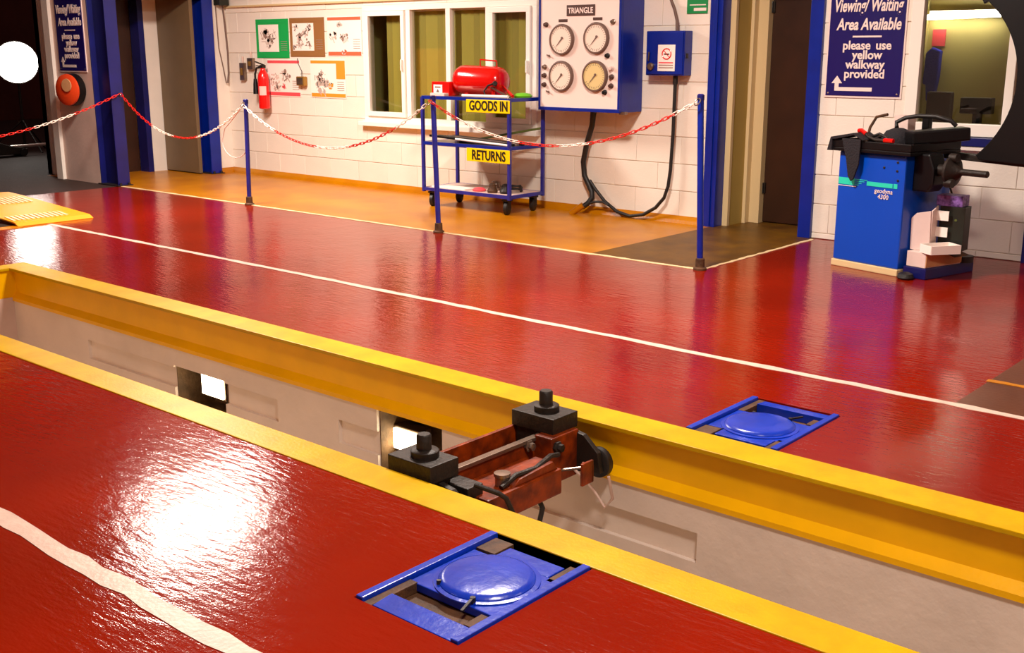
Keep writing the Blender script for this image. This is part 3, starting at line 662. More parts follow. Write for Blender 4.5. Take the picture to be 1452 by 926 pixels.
# hanging cords in the corner and the cord loop
single('loose_cable', MB().tube([(-11.35, 7.91, 2.02), (-11.35, 7.915, 1.8), (-11.35, 7.925, 1.45), (-11.35, 7.96, 1.28), (-11.35, 8.0, 1.05)], .006, 8), 'print_dark', 'thin dark cord hanging beside the blue column', 'cord')
single('hanging_cable', MB().tube([(-11.345, 8.0, 2.0), (-11.34, 8.02, 1.7), (-11.335, 8.035, 1.4), (-11.335, 8.03, 1.16), (-11.335, 8.01, 1.05)], .011, 8), 'print_dark', 'thick grey cable end hanging in the wall corner', 'cable')
single('wall_junction_box', MB().box(-11.37, -11.25, 7.90, 8.03, 1.93, 2.05), 'dark_green_box', 'dark green box at the top of the wall corner', 'junction box', None, .006)
lp = [(-8.79, 6.34, .9), (-8.95, 6.36, .80), (-9.12, 6.38, .70)]
for i in range(9): a = PI - i * PI / 8; lp.append((-8.976 + .20 * math.cos(a), 6.38, .58 - .15 * math.sin(a)))
single('cord_loop', MB().tube(lp, .0045, 6), 'carton', 'pale cord loop hanging from the chain post by the extinguisher', 'cord')

# --- gauge cabinet
GX0, GX1, GY, GZ0, GZ1 = -6.355, -5.484, 7.737, .915, 1.90
t = thing('gauge_cabinet', 'blue steel wall cabinet with four round white pressure gauges', 'gauge cabinet', ((GX0 + GX1) / 2, 7.9, GZ0))
part('body', MB().box(GX0, GX1, GY + .012, YW - .003, GZ0, GZ1), 'blue_steel', t, .006)
fr = MB(); q = .03
fr.box(GX0, GX1, GY - .012, GY + .012, GZ0, GZ0 + q).box(GX0, GX1, GY - .012, GY + .012, GZ1 - q, GZ1).box(GX0, GX0 + .016, GY - .012, GY + .012, GZ0 + q, GZ1 - q).box(GX1 - .022, GX1, GY - .012, GY + .012, GZ0 + q, GZ1 - q)
part('front_frame', fr, 'blue_steel', t, .003)
part('front_panel', MB().box(GX0 + .016, GX1 - .022, GY, GY + .012, GZ0 + q, GZ1 - q), 'panel_white', t)
for i, (gx, gz) in enumerate(((-6.098, 1.513), (-5.732, 1.522), (-6.101, 1.208), (-5.739, 1.212))):
    g = part('gauge', MB().lathe([(.128, 0), (.130, .02), (.124, .032), (.114, .034), (.112, .022), (.01, .022)], (gx, GY, gz), (0, -1, 0), n=40), 'print_dark', t)
    part('dial', MB().lathe([(.1125, .0225), (.1125, .0235), (.002, .0235)], (gx, GY, gz), (0, -1, 0), n=36), 'gauge_face_y' if i == 3 else 'gauge_face', g)
    tk = MB()
    for k in range(28):
        a = math.radians(-120 + 300 * k / 27 - 30); ra, rb = .088, (.103 if k % 3 else .108)
        tk.bar((gx + math.cos(a) * ra, GY - .0245, gz + math.sin(a) * ra), (gx + math.cos(a) * rb, GY - .0245, gz + math.sin(a) * rb), .003, .001, (0, 1, 0))
    part('tick_marks', tk, 'print_dark', g)
    part('needle', MB().prism([(gx - .062, gz - .068), (gx + .022, gz + .010), (gx + .012, gz + .020)], GY - .028, GY - .026, 'y').lathe([(.010, .024), (.010, .032)], (gx + .012, GY, gz + .013), (0, -1, 0), n=10), 'print_dark', g)
    if i < 2: part('gauge_tag', MB().box(gx - .045, gx + .05, GY - .003, GY, gz + .145, gz + .168), 'plaque_brown', t)
pq = part('plaque', MB().box(-6.055, -5.757, GY - .006, GY, 1.705, 1.795), 'plaque_brown', t, .002)
text('plaque_lettering', 'TRIANGLE', .066, 'sign_text', pq, (-5.906, GY - .0072, 1.727), sx=.86, bold=.0012)
for (gx, gz, m) in ((-6.277, 1.638, 'plaque_brown'), (-5.568, 1.651, 'steel'), (-5.619, 1.38, 'black_plastic'), (-5.640, 1.081, 'black_plastic'), (-6.289, 1.283, 'steel'), (-6.294, 1.211, 'plaque_brown'), (-6.294, 1.133, 'plaque_brown'),
                    (-5.573, 1.278, 'carton'), (-5.571, 1.209, 'plaque_brown'), (-5.576, 1.135, 'plaque_brown')):
    part('knob', MB().lathe([(.022, 0), (.022, .008), (.016, .012), (.015, .03), (.011, .034)], (gx, GY, gz), (0, -1, 0), n=14), m, t)
for (gx, gz) in ((-6.243, 1.378), (-6.248, 1.073)): part('toggle', MB().bar((gx - .02, GY - .01, gz + .008), (gx + .022, GY - .02, gz - .008), .010, .008).lathe([(.009, 0), (.009, .012)], (gx, GY, gz), (0, -1, 0), n=8), 'print_dark', t)
part('cable_gland', MB().box(-5.50, -5.44, GY + .01, GY + .05, GZ0 - .012, GZ0 + .01), 'steel', t)

# --- cables below the cabinet
single('hose_bundle', MB().tube([(-5.895, 7.93, .92), (-5.93, 7.95, .78), (-6.0, 7.97, .62), (-6.045, 7.985, .46), (-6.03, 7.985, .34), (-5.98, 7.985, .26), (-5.94, 7.98, .20), (-5.93, 7.97, .15), (-5.96, 7.95, .10), (-6.0, 7.92, .065)], .024, 12), 'black_rubber', 'thick black cable bundle dropping from the gauge cabinet to a floor pipe', 'cable')
single('looped_cable', MB().tube([(-5.97, 7.985, .30), (-5.90, 7.985, .22), (-5.80, 7.98, .13), (-5.66, 7.975, .05), (-5.52, 7.97, .024), (-5.38, 7.97, .05), (-5.26, 7.975, .12), (-5.18, 7.98, .21), (-5.15, 7.99, .31), (-5.135, 7.995, .45), (-5.125, 8.0, .75), (-5.12, 8.0, 1.149)], .015, 10), 'black_rubber', 'black cable looping from the switch box down to the floor', 'cable')
single('short_cable', MB().tube([(-5.74, 7.96, .10), (-5.80, 7.955, .125), (-5.88, 7.955, .12), (-5.95, 7.95, .10)], .011, 8), 'black_rubber', 'short black cable tail tied near the floor pipe', 'cable')
single('thin_wire', MB().tube([(-5.95, 7.96, .92), (-5.965, 7.97, .83), (-5.935, 7.98, .76)], .004, 6), 'black_rubber', 'thin black wire beside the thick cable bundle', 'wire')
single('floor_pipe', MB().tube([(-6.09, 7.87, .002), (-5.985, 7.91, .085)], .028, 14), 'walk_yellow', 'yellow pipe stub rising out of the walkway floor', 'pipe')
single('upper_cable', MB().tube([(-5.12, 8.0, 1.57), (-5.13, 8.01, 1.66), (-5.17, 8.03, 1.75), (-5.23, 8.04, 1.86), (-5.27, 8.04, 2.2), (-5.27, 8.04, 3.2)], .013, 10), 'print_dark', 'dark cable rising from the blue switch box', 'cable')

# --- switch box
t = thing('switch_box', 'small blue steel switch box with a no-smoking notice', 'switch box', (-5.19, 8.0, 1.22))
part('box', MB().box(-5.375, -5.005, 7.94, YW - .003, 1.222, 1.578), 'blue_steel', t, .006)
part('door', MB().box(-5.365, -5.015, 7.93, 7.94, 1.232, 1.568), 'blue_steel', t, .004)
part('latch', MB().box(-4.995, -4.985, 7.95, 7.97, 1.36, 1.40), 'black_iron', t)
nt_ = part('notice', MB().box(-5.25, -5.085, 7.926, 7.93, 1.258, 1.468), 'paper_white', t)
part('ban_ring', MB().tube([(-5.165 + .042 * math.cos(a), 7.925, 1.395 + .042 * math.sin(a)) for a in [2 * PI * i / 20 for i in range(21)]], .005, 6, cap=False).bar((-5.195, 7.925, 1.425), (-5.135, 7.925, 1.365), .003, .009, (0, 1, 0)), 'fire_red', nt_)
part('cigarette', MB().box(-5.19, -5.14, 7.9245, 7.926, 1.388, 1.398), 'print_black', nt_)
for z in (1.32, 1.30, 1.28): part('print_line', MB().box(-5.24, -5.10, 7.925, 7.926, z, z + .010), 'poster_pink' if z == 1.32 else 'print_grey', nt_)
part('handle', MB().lathe([(.03, 0), (.03, .02), (.02, .03)], (-5.315, 7.93, 1.295), (0, -1, 0), n=18).bar((-5.335, 7.915, 1.34), (-5.33, 7.915, 1.41), .012, .008, (0, 1, 0)), 'steel', t)
part('bottom_conduit', MB().tube([(-5.12, 8.0, 1.222), (-5.12, 8.0, 1.15)], .02, 10), 'black_iron', t)

# --- green exit signs
t = thing('exit_sign', 'green exit notice high on the wall beside the right doorway', 'sign', (-4.97, YW, 1.71)); part('board', MB().box(-5.066, -4.874, YW - .008, YW - .003, 1.712, 1.93), 'sign_green', t)
part('print_line', MB().box(-5.04, -4.89, YW - .010, YW - .008, 1.775, 1.783), 'sign_text', t); part('print_box', MB().box(-5.0, -4.885, YW - .010, YW - .008, 1.732, 1.756), 'sign_text', t)
t = thing('exit_sign', 'small green exit notice on the lintel of the left doorway', 'sign', (-11.33, 6.69, 1.81)); part('board', MB().box(-11.352, -11.345, 6.55, 6.72, 1.955, 2.105).box(-11.36, -11.352, 6.53, 6.60, 2.0, 2.1), 'sign_green', t)
text('lettering', 'FIRE', .055, 'sign_text', t, (-11.343, 6.635, 2.045), '+x', bold=.001); text('lettering', 'EXIT', .055, 'sign_text', t, (-11.343, 6.635, 1.985), '+x', bold=.001)

# --- big navy sign by the right doorway
def info_sign(face, label, x0, w_, z0, z1):
    """face: '-y' on the back wall at YW, or on the pier at y"""
    y = face; t = thing('information_sign', label, 'sign', (x0 + w_ / 2, y, z0), 0, 'walkway information signs')
    part('border', MB().box(x0 - .012, x0 + w_ + .012, y - .010, y - .003, z0 - .014, z1 + .014), 'sign_text', t)
    part('board', MB().box(x0, x0 + w_, y - .014, y - .010, z0, z1), 'sign_navy', t)
    cx_ = x0 + w_ / 2; yy = y - .0155
    text('lettering', 'Viewing/ Waiting', .125, 'sign_text', t, (cx_ + .0, yy, z0 + .605), sx=.60, bold=.003, shear=.2)
    text('lettering', 'Area Available', .115, 'sign_text', t, (cx_ + .015, yy, z0 + .475), sx=.72, bold=.003, shear=.2)
    part('dash', MB().box(cx_ - .10, cx_ + .12, y - .016, y - .014, z0 + .42, z0 + .432), 'sign_text', t)
    for i, s in enumerate(('please use', 'yellow', 'walkway', 'provided')):
        if ' ' in s:
            for w_s, dx in (('please', -.085), ('use', .12)): text('lettering', w_s, .088, 'sign_text', t, (cx_ + .02 + dx, yy, z0 + .335), sx=.98, bold=.0022)
            continue
        text('lettering', s, .088, 'sign_text', t, (cx_ + .02 - .012 * (i > 1), yy, z0 + .335 - .068 * i), sx=.98, bold=.0022)
    ax = x0 + .085
    part('arrow', MB().prism([(ax - .016, z0 + .035), (x0 + .36, z0 + .035), (x0 + .36, z0 + .062), (ax + .016, z0 + .062), (ax + .016, z0 + .09), (ax + .042, z0 + .09), (ax, z0 + .145), (ax - .042, z0 + .09), (ax - .016, z0 + .09)], y - .016, y - .0135, 'y'), 'sign_text', t)
    for (sx_, sz) in ((x0 + .02, z0 + .018), (x0 + w_ - .02, z0 + .018), (x0 + .02, z1 - .018), (x0 + w_ - .02, z1 - .018)): part('screw', MB().lathe([(.007, 0), (.007, .003), (.003, .005)], (sx_, y - .014, sz), (0, -1, 0), n=10), 'steel', t)
info_sign(YW, 'navy walkway sign with white lettering and arrow beside the right doorway', -3.815, .57, 1.095, 2.08)
info_sign(6.34, 'navy walkway sign with white lettering on the pier by the open bay', -12.06, .56, 1.21, 2.24)

# --- hose reel drum on the pier
t = thing('hose_reel', 'round orange and black hose reel on the white pier', 'hose reel', (-11.78, 6.2, .82)); c = (-11.72, 6.30, 1.01); ax = Vector((-.45, -.89, .0))
ax = Vector((.25, -.97, 0)).normalized(); 
part('rim', MB().lathe([(.15, .0), (.172, .01), (.172, .09), (.15, .10)], c, ax, n=36), 'black_plastic', t)
part('face', MB().lathe([(.168, .098), (.165, .12), (.12, .145), (.05, .155), (.01, .156)], c, ax, n=36), 'orange_drum', t)
part('face_label', MB().lathe([(.07, .150), (.068, .160), (.01, .163)], (c[0] + .06, c[1], c[2] + .05), ax, n=20), 'carton_tan', t)
part('wall_bracket', MB().box(-11.80, -11.62, 6.29, 6.34, .93, 1.09), 'black_iron', t)

# --- trolley
t = thing('goods_trolley', 'blue three-tier goods trolley on casters in front of the window', 'trolley', (-6.94, 7.62, 0))
TX0, TX1, TY0, TY1 = -7.47, -6.41, 7.40, 7.86
for (x_, y_) in ((TX0, TY0), (TX0, TY1), (TX1, TY0), (TX1, TY1)):
    part('upright', MB().box(x_ - .014, x_ + .014, y_ - .014, y_ + .014, .14, 1.01), 'post_blue', t, .002)
    c = thing('x', '', '')
    bpy.data.objects.remove(c)
    wx = x_ + (.07 if x_ < -7 else -.07); wy = y_ + (.05 if y_ < 7.6 else -.05)
    cs = part('caster', MB().box(wx - .035, wx + .035, wy - .035, wy + .035, .125, .14).box(wx - .03, wx - .024, wy - .02, wy + .02, .05, .125).box(wx + .024, wx + .03, wy - .02, wy + .02, .05, .125), 'black_iron', t)
    part('wheel', MB().lathe([(.05, -.02), (.06, -.014), (.06, .014), (.05, .02)], (wx, wy, .06), (1, .35, 0), n=22), 'black_rubber', cs)
for z, nm in ((.15, 'bottom_shelf'), (.575, 'middle_shelf'), (.99, 'top_shelf')):
    fr = MB().box(TX0, TX1, TY0 - .012, TY0 + .012, z, z + .03).box(TX0, TX1, TY1 - .012, TY1 + .012, z, z + .03).box(TX0 - .012, TX0 + .012, TY0, TY1, z, z + .03).box(TX1 - .012, TX1 + .012, TY0, TY1, z, z + .03)
    sh = part(nm, MB().box(TX0 + .012, TX1 - .012, TY0 + .012, TY1 - .012, z + .020, z + .0295), 'dull_white' if nm == 'bottom_shelf' else 'steel', t)
    part('shelf_frame', fr, 'post_blue' if z < .5 else 'blue_steel', sh, .002)
def number_plate(z0, z1, s, label):
    p = thing('number_plate', label, 'sign', (-6.64, TY0 - .03, z0), 0, 'yellow trolley signs'); y = TY0 - .022
    part('plate', MB().box(-6.90, -6.388, y, y + .006, z0, z1), 'plate_yellow', p, .003)
    text('lettering', s, .118, 'print_black', p, (-6.635, y - .0018, z0 + .020), sx=.80 if len(s) < 8 else .79, bold=.0028)
number_plate(.892, 1.004, 'GOODS IN', 'yellow plate reading GOODS IN on the trolley top shelf')
number_plate(.460, .578, 'RETURNS', 'yellow plate reading RETURNS on the trolley middle shelf')
# --- red air tank and box on top shelf
ZT = 1.02
t = thing('air_tank', 'glossy red portable air tank with a wire handle on the trolley', 'air tank', (-6.93, 7.62, ZT)); A = Vector((-7.17, 7.60, ZT + .145)); Bv = Vector((-6.69, 7.66, ZT + .13)); dv = (Bv - A).normalized(); Lh = (Bv - A).length
part('tank', MB().lathe([(.01, -.05), (.06, -.045), (.105, -.02), (.128, .02), (.133, .06), (.133, Lh - .08), (.12, Lh - .03), (.08, Lh + .005), (.01, Lh + .012)], A, dv, n=32), 'red_gloss', t)
hb_ = MB(); hb_.tube([A + dv * .22 + Vector((0, 0, .12)), A + dv * .22 + Vector((0, 0, .185)), A + dv * .40 + Vector((0, 0, .178)), A + dv * .40 + Vector((0, 0, .12))], .007, 8)
part('carry_handle', hb_, 'red_gloss', t)
for f in (.12, .45): part('foot', MB().box(A.x + f - .02, A.x + f + .02, 7.54, 7.70, ZT - .0005, ZT + .05), 'red_gloss', t, .003)
part('gauge_valve', MB().lathe([(.022, 0), (.022, .02), (.018, .024)], (-6.68, 7.52, ZT + .12), (0.6, -.8, 0), n=14).tube([(-6.72, 7.58, ZT + .12), (-6.68, 7.53, ZT + .12)], .010, 8), 'black_iron', t)
part('hose', MB().tube([(-6.70, 7.545, ZT + .125), (-6.75, 7.50, ZT + .10), (-6.78, 7.482, ZT + .05), (-6.75, 7.476, ZT + .015), (-6.69, 7.474, ZT + .008), (-6.60, 7.470, ZT + .008)], .007, 8), 'black_rubber', t)
t = thing('red_carton', 'small red carton with white labels beside the air tank', 'box', (-7.34, 7.56, ZT))
part('carton', MB().box(-7.445, -7.224, 7.50, 7.64, ZT, ZT + .125), 'fire_red', t, .003)
lb = part('label_sheet', MB().box(-7.42, -7.31, 7.497, 7.50, ZT + .012, ZT + .098), 'paper_white', t); part('print_mark', MB().prism([(-7.385, ZT + .03), (-7.345, ZT + .03), (-7.365, ZT + .06)], 7.495, 7.497, 'y').box(-7.40, -7.33, 7.495, 7.497, ZT + .07, ZT + .082), 'print_dark', lb)
single('flat_tray', MB().box(-7.40, -7.22, 7.43, 7.49, ZT, ZT + .025), 'carton', 'flat pale tray in front of the red carton', 'tray', None, .004)
single('white_tube', MB().tube([(-7.0, 7.44, ZT + .012), (-6.45, 7.43, ZT + .012)], .013, 10), 'paper_white', 'white plastic tube along the trolley top edge', 'tube')
single('red_screwdriver', MB().tube([(-6.56, 7.560, ZT + .052), (-6.47, 7.515, ZT + .014)], .014, 10).tube([(-6.672, 7.616, ZT + .10), (-6.55, 7.555, ZT + .048)], .006, 8), 'red_gloss', 'red-handled tool leaning on the end of the air tank', 'tool')
single('wiper_blade_pack', MB().bar((-6.74, 7.536, ZT + .085), (-6.46, 7.458, ZT + .008), .02, .012), 'steel', 'grey metal strip leaning on the front of the air tank', 'tool')
single('lime_cloth', MB().lathe([(.075, 0), (.085, .015), (.06, .035), (.02, .04)], (-6.475, 7.66, ZT), n=16), 'lime', 'lime green cloth on the trolley corner', 'cloth')
# --- wiper blades / strips on the middle shelf
ZM = .605
defs = [((-7.43, 7.455, ZM + .050), (-6.50, 7.455, ZM + .010), .030, 'black_plastic', 'long black blade beside the white tube on the middle shelf'),
        ((-7.36, 7.50, ZM + .048), (-6.45, 7.50, ZM + .010), .040, 'black_rubber', 'long black strip second from the white tube on the middle shelf'),
        ((-7.30, 7.55, ZM + .046), (-6.44, 7.55, ZM + .010), .030, 'print_dark', 'brown metal strip in the middle of the middle shelf'),
        ((-7.28, 7.61, ZM + .045), (-6.43, 7.61, ZM + .010), .045, 'black_plastic', 'wide black strip behind the brown one on the middle shelf'),
        ((-7.10, 7.70, ZM + .012), (-6.424, 7.848, ZM + .14), .025, 'wood_green', 'olive green stick slanting up from the middle shelf')]
for (a, b_, wd, m, lb) in defs: single('metal_strip', MB().bar(a, b_, wd, .02), m, lb, 'strip', None, .004)
single('bright_tube', MB().tube([(-7.08, 7.428, ZM + .036), (-6.44, 7.428, ZM + .010)], .010, 10), 'paper_white', 'bright white tube along the front of the middle shelf', 'tube')
single('dark_toolroll', MB().tube([(-7.04, 7.418, ZM + .0115), (-7.04, 7.55, ZM + .0115), (-7.045, 7.66, ZM + .0115)], .012, 10), 'black_rubber', 'thin black roll lying across under the dark strips', 'tool roll')
# --- bottom shelf oddments
ZB = .1795
single('white_board', MB().box(-7.40, -6.98, 7.43, 7.58, ZB, ZB + .012), 'paper_white', 'flat white board on the trolley bottom shelf', 'board', None, .003)
single('red_rag', MB().lathe([(.06, 0), (.065, .012), (.04, .03), (.01, .034)], (-6.86, 7.50, ZB + .001), n=12), 'poster_pink', 'crumpled red rag on the trolley bottom shelf', 'rag')
for (x_, y_, r_, m, lb) in ((-6.68, 7.48, .045, 'rust', 'brown greasy part on the trolley bottom shelf'), (-6.56, 7.52, .05, 'black_iron', 'dark metal part at the trolley bottom shelf corner'), (-6.80, 7.66, .06, 'steel', 'grey metal housing on the trolley bottom shelf')):
    single('loose_part', MB().lathe([(r_, 0), (r_ * 1.1, .02), (r_ * .7, .05), (r_ * .7, .075), (r_ * .3, .085)], (x_, y_, ZB), n=12), m, lb, 'loose part')
single('coiled_hose', MB().tube([(-6.60 + .10 * math.cos(a) , 7.66 + .07 * math.sin(a), ZB + .012 + .004 * a) for a in [i * PI / 8 for i in range(33)]], .009, 8), 'black_rubber', 'coiled black hose on the trolley bottom shelf', 'hose')

# --- wheel balancer
BR = math.radians(-14)
t = thing('wheel_balancer', 'bright blue wheel balancer with black tray and dark wheel guard', 'wheel balancer', (-2.983, 7.054, 0), BR)
M = wmat(t)
def lp_(x, y, z): return M @ Vector((x, y, z))
part('plinth', MB().box(-.275, .255, -.01, .50, 0, .045), 'cream_trim', t, .006, world=False)
part('body', MB().box(-.27, .25, 0, .50, .045, .775), 'balancer_blue', t, .012, world=False)
part('rear_tower', MB().box(.0, .25, .34, .50, .775, .80), 'balancer_blue', t, .01, world=False)
tr = MB(); tr.box(-.30, .30, -.035, .50, .775, .80).box(-.30, .30, -.035, -.015, .80, .85).box(-.30, -.28, -.015, .50, .80, .85).box(.28, .30, -.015, .50, .80, .85).box(-.28, .28, .48, .50, .80, .87)
part('weight_tray', tr, 'black_plastic', t, .006, world=False)
part('spindle_housing', MB().prism([(.25, .79), (.36, .79), (.40, .70), (.40, .60), (.36, .55), (.25, .55)], .08, .22, 'y'), 'black_plastic', t, .012, world=False)
part('spindle', MB().lathe([(.035, 0), (.04, .06), (.04, .10), (.095, .11), (.098, .13), (.06, .15), (.04, .17), (.021, .19), (.021, .36), (.016, .365)], (.36, .15, .69), (1, 0, 0), n=28), 'black_iron', t, world=False)
for q in ((.475, .10, .62), (.475, .13, .775)): part('flange_lug', MB().lathe([(.028, 0), (.028, .05)], q, (1, 0, 0), n=12), 'black_iron', t, world=False)
# curved wheel guard standing open
gc, gR = (-2.85, 1.24), .63
arc = [(gc[0] + gR * math.cos(math.radians(a)), gc[1] + gR * math.sin(math.radians(a))) for a in range(-47, 50, 4)]
outer = [(gc[0] + 1.02 * math.cos(math.radians(a)), gc[1] + .80 * math.sin(math.radians(a)) + .1) for a in range(66, -40, -6)]
poly = arc + [(-2.46, 1.70), (-2.485, 1.75), (-2.47, 1.80)] + outer + [(-2.05, .735), (-2.40, .75)]
part('wheel_guard', MB().prism(poly, 7.30, 7.33, 'y'), 'black_plastic', t, .004)
bd = MB()
for i in range(len(outer) - 1): bd.add([(outer[i][0], 7.30, outer[i][1]), (outer[i + 1][0], 7.30, outer[i + 1][1]), (outer[i + 1][0], 7.72, outer[i + 1][1]), (outer[i][0], 7.72, outer[i][1])], [(0, 1, 2, 3)])
part('guard_band', bd, 'black_plastic', t)
part('guard_arm', MB().bar((-2.66, 7.40, .765), (-1.95, 7.36, .73), .05, .045), 'black_iron', t, .006)
part('brand_stripe', MB().box(-.262, -.135, -.0025, .001, .555, .60), 'teal', t, world=False)
for i in range(5): part('brand_stripe', MB().box(-.262 + .02 * i, -.12 + .022 * i, -.003, .001, .545 + .012 * i, .549 + .012 * i), 'teal' if i else 'sign_text', t, world=False)
part('brand_bar', MB().box(-.035, .165, -.0025, .001, .562, .590), 'teal', t, world=False); part('brand_square', MB().box(.172, .20, -.0025, .001, .562, .592), 'teal', t, world=False)
for (s, z) in (('geodyna', .524), ('4300', .486)): text('lettering', s, .042, 'sign_text', t, lp_(.10, -.003, z), sx=1.0, bold=0, rotz=BR)
for (x_, z_) in ((.09, .69), (.19, .675), (.19, .73), (.20, .615)): part('screw', MB().lathe([(.008, 0), (.008, .004), (.003, .006)], (x_, 0, z_), (0, -1, 0), n=8), 'black_iron', t, world=False)
part('power_cable', MB().tube([(.272, .46, .55), (.30, .5, .42), (.29, .52, .28), (.28, .5, .18)], .007, 8), 'black_rubber', t, world=False)
# things lying in the tray
def bal(name, b, m, label, cat, bev=0.):
    b.v = [tuple(M @ Vector(p)) for p in b.v]; return single(name, b, m, label, cat, None, bev)
cl = MB(); 
def drape(pts, y, dy=.004):
    n = len(pts); return MB().prism(pts, y, y + dy, 'y')
cb = MB().prism([(-.34, .775), (-.315, .865), (-.13, .90), (-.05, .86), (-.05, .8525), (-.13, .885), (-.28, .8515), (-.3015, .8515), (-.3015, .775)], -.05, .12, 'y')
cb.prism([(-.22, .86), (-.07, .86), (-.075, .70), (-.11, .60), (-.13, .585), (-.155, .62), (-.175, .72)], -.052, -.040, 'y')
bal('work_cloth', cb, 'cloth_black', 'black cloth draped over the balancer tray edge', 'cloth', .004)
hp = MB(); hp.tube([(.01, .205, .932), (-.01, .225, .965), (.04, .25, .995), (.12, .27, 1.01), (.24, .29, 1.01), (.33, .32, .985), (.35, .345, .955)], .014, 10)
bal('trim_hoop', hp, 'black_rubber', 'black curved hoop standing in the balancer tray', 'hoop')
bal('tool_bag', MB().lathe([(.075, .002), (.10, .02), (.105, .07), (.08, .11), (.03, .13)], (.03, .20, .80), n=16), 'cloth_black', 'black soft bag in the middle of the balancer tray', 'bag')
bal('gun_grip', MB().bar((.0, .37, .836), (.12, .41, .836), .08, .07).bar((.10, .40, .86), (.10, .40, 1.0), .05, .05), 'black_plastic', 'black power tool lying in the balancer tray', 'power tool', .01)
bal('wheel_tongs', MB().bar((.18, .10, .880), (.38, .42, .907), .13, .085), 'black_plastic', 'black angular tool case overhanging the balancer tray', 'tool case', .012)
pl = thing('red_pliers', 'red-handled pliers across the front of the balancer tray', 'tool', tuple(lp_(-.02, .0, .86)))
for nm, m, pts in (('handle', 'red_gloss', [(-.155, .03, .909), (-.128, .03, .913), (-.085, .02, .892)]), ('jaw', 'black_iron', [(-.085, .02, .892), (-.05, .006, .876), (.02, -.020, .863), (.09, -.024, .863)]), ('handle', 'red_gloss', [(.09, -.024, .864), (.16, -.024, .864)])):
    part(nm, MB().tube([lp_(*p) for p in pts], .014 if nm == 'handle' else .010, 8), m, pl)
bal('red_wire', MB().tube([(-.22, .2, .803), (-.21, .22, .92), (-.18, .24, .99), (-.10, .25, 1.01)], .010, 8), 'rust', 'brown wire standing at the back of the balancer tray', 'wire')
bal('clear_box', MB().box(-.14, -.03, .376, .462, .800, 1.0), 'carton', 'pale carton standing at the back of the balancer tray', 'box', .004)
bal('steel_rule', MB().bar((-.295, .345, .857), (.03, .36, .877), .03, .012), 'steel', 'grey steel bar across the back of the balancer tray', 'bar')
bal('spring_clamp', MB().tube([(-.06, .055, .876), (0, .045, .897), (.06, .035, .88), (.11, .035, .84), (.13, .04, .811)], .010, 8), 'black_rubber', 'black curved tool at the front of the balancer tray', 'tool')
# --- boxes on the floor by the balancer
single('blue_step', MB().prism([(-2.555, 6.99), (-2.43, 7.50), (-2.585, 7.54), (-2.715, 7.02)], 0, .072, 'z'), 'navy_steel', 'low blue steel step beside the balancer', 'step', None, .006)
t = thing('flat_carton', 'flat white carton lying on the blue step', 'box', (-2.60, 7.18, .073)); part('carton', MB().prism([(-2.70, 7.03), (-2.565, 6.998), (-2.46, 7.33), (-2.60, 7.36)], .074, .172, 'z'), 'carton', t, .004)
part('torn_side', MB().prism([(-2.564, 6.998), (-2.459, 7.33), (-2.454, 7.33), (-2.559, 6.998)], .082, .165, 'z'), 'carton_tan', t)
part('flap', MB().bar((-2.492, 7.22, .166), (-2.41, 7.20, .146), .15, .005), 'rust', t)
t = thing('upright_carton', 'white carton standing open against the balancer', 'box', (-2.64, 7.10, .173)); part('panel', MB().prism([(-2.705, .173), (-2.712, .375), (-2.68, .41), (-2.59, .43), (-2.58, .173)], 7.085, 7.095, 'y'), 'carton', t, .002)
part('side_panel', MB().prism([(7.095, .173), (7.095, .43), (7.19, .455), (7.19, .173)], -2.59, -2.58, 'x'), 'carton', t, .002)
for z in (.26, .365): part('white_tab', MB().box(-2.58, -2.505, 7.165, 7.172, z, z + .062), 'paper_white', t)
t = thing('open_box_lid', 'shallow white open box on top of the flat carton', 'box', (-2.52, 7.08, .18)); bb = MB()
q = [(-2.613, 7.018), (-2.518, 6.953), (-2.393, 7.115), (-2.498, 7.193)]
part('base', MB().prism(q, .1725, .178, 'z'), 'carton', t)
for i in range(4):
    a, c_ = q[i], q[(i + 1) % 4]; part('wall', MB().bar((a[0], a[1], .200), (c_[0], c_[1], .200), .006, .055), 'paper_white', t)
t = thing('dark_carton', 'dark green-black carton stacked behind the white ones', 'box', (-2.48, 7.26, .173)); part('carton', MB().box(-2.575, -2.415, 7.20, 7.31, .173, .455), 'dark_green_box', t, .004); part('print_dot', MB().lathe([(.008, 0), (.008, .002)], (-2.47, 7.20, .37), (0, -1, 0), n=8), 'wood_green', t)
single('purple_carton', MB().box(-2.60, -2.435, 7.195, 7.315, .456, .525), 'purple_print', 'purple printed carton topmost of the stack', 'box', None, .004)
single('tape_roll', MB().lathe([(.045, 0), (.06, .0), (.06, .04), (.045, .04)], (-2.47, 7.42, .073), n=20), 'black_rubber', 'black tape roll behind the flat carton', 'tape roll')
single('black_bag', MB().lathe([(.045, 0), (.053, .012), (.045, .035), (.02, .045)], (-2.668, 6.953, .0), n=14), 'black_rubber', 'flat black bag on the floor at the balancer foot', 'bag')

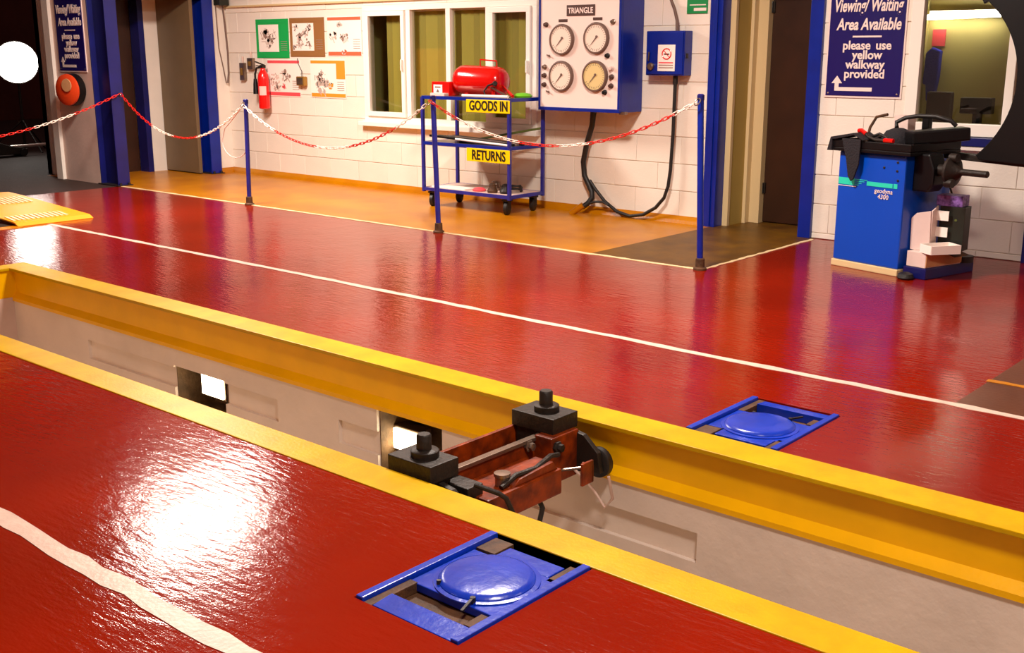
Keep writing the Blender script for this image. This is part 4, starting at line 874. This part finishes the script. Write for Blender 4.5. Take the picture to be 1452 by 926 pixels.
# --- things seen through the right window
t = thing('tube_light', 'glowing fluorescent tube on the wall behind the right window', 'lamp', (-3.5, 9.9, 1.68)); part('tube', MB().tube([(-3.80, 9.90, 1.70), (-3.19, 9.90, 1.715)], .022, 12), 'tube_glow', t); part('batten', MB().box(-3.80, -3.18, 9.935, 9.998, 1.695, 1.755), 'upvc', t)
single('red_notice', MB().box(-3.775, -3.665, 9.985, 9.999, 1.46, 1.60), 'poster_pink', 'small red notice on the waiting room wall', 'notice')
single('hanging_coat', MB().prism([(-3.79, 1.40), (-3.74, 1.45), (-3.665, 1.42), (-3.67, 1.20), (-3.69, 1.05), (-3.72, .97), (-3.76, 1.0), (-3.77, 1.13), (-3.80, 1.14)], 9.90, 9.97, 'y'), 'cloth_blue', 'blue coat hanging on the waiting room wall', 'coat', None, .012)
t = thing('room_chair', 'dark brown chair back seen through the right window', 'chair', (-3.40, 9.5, 0)); part('backrest', MB().box(-3.60, -3.38, 9.5, 9.55, .65, 1.09), 'dark_brown', t, .02); part('seat', MB().box(-3.62, -3.20, 9.05, 9.5, .42, .48), 'dark_brown', t, .02)
for (x_, y_) in ((-3.6, 9.08), (-3.24, 9.08), (-3.6, 9.5), (-3.24, 9.5)): part('leg', MB().box(x_ - .015, x_ + .015, y_ - .015, y_ + .015, 0, .65 if y_ > 9.3 else .42), 'black_iron', t)
t = thing('desk_monitor', 'dark box on a shelf seen through the right window', 'monitor', (-3.2, 9.5, .9)); part('case', MB().box(-3.30, -3.05, 9.45, 9.55, .92, 1.05), 'black_plastic', t, .01); part('stand', MB().box(-3.20, -3.14, 9.48, 9.54, .78, .92), 'black_plastic', t)
t = thing('room_desk', 'plain desk under the boxes in the waiting room', 'desk', (-2.9, 9.5, 0)); part('top', MB().box(-3.18, -1.4, 9.2, 9.95, .75, .78), 'carton_tan', t)
for (x_, y_) in ((-3.14, 9.25), (-1.45, 9.25), (-3.14, 9.9), (-1.45, 9.9)): part('leg', MB().box(x_ - .02, x_ + .02, y_ - .02, y_ + .02, 0, .75), 'black_iron', t)

# --- outside the open bay
t = thing('floodlight', 'blazing white floodlight outside the open bay', 'floodlight', (-16.0, 7.75, 0)); fc = Vector((-16.0, 7.75, 1.26)); fd = Vector((.90, -.43, 0)).normalized()
part('housing', MB().lathe([(.10, -.22), (.22, -.15), (.30, -.02), (.30, .0)], fc, fd, n=28), 'black_iron', t)
part('lens', MB().lathe([(.285, 0), (.285, .01), (.2, .035), (.01, .05)], fc, fd, n=28), 'flood_glow', t)
part('pole', MB().tube([(-16.08, 7.79, 0), (-16.08, 7.79, 1.2)], .02, 10), 'black_iron', t)
for a in (0, 2.1, 4.2): part('leg', MB().tube([(-16.08, 7.79, .45), (-16.08 + .5 * math.cos(a), 7.79 + .5 * math.sin(a), .0)], .012, 8), 'black_iron', t)
t = thing('trolley_jack', 'low dark trolley jack with a pale handle outside the bay', 'trolley jack', (-15.4, 7.3, 0)); part('chassis', MB().prism([(6.85, .03), (6.85, .16), (7.02, .22), (7.2, .15), (7.45, .10), (7.45, .03)], -15.55, -15.3, 'x'), 'black_iron', t, .01)
part('handle', MB().tube([(-15.4, 7.25, .13), (-15.4, 7.9, .14), (-15.4, 8.5, .16)], .022, 10), 'bright_steel', t)
for y_ in (6.92, 7.38): part('wheel', MB().lathe([(.05, 0), (.05, .30)], (-15.58, y_, .05), (1, 0, 0), n=16), 'black_rubber', t)
t = thing('display_cabinet', 'orange-yellow cabinet at the edge of the open bay', 'cabinet', (-11.3, 4.85, 0)); part('cabinet', MB().box(-11.42, -11.2, 4.55, 5.14, .82, 1.45), 'cabinet_yellow', t, .01); part('stand', MB().box(-11.35, -11.27, 4.62, 4.70, 0, .82), 'black_iron', t)
# blue post below the window at the right
single('blue_post', MB().box(-2.285, -2.20, YW - .05, YW, 0, .745), 'navy_steel', 'short blue steel post under the right window sill', 'post', None, .004)
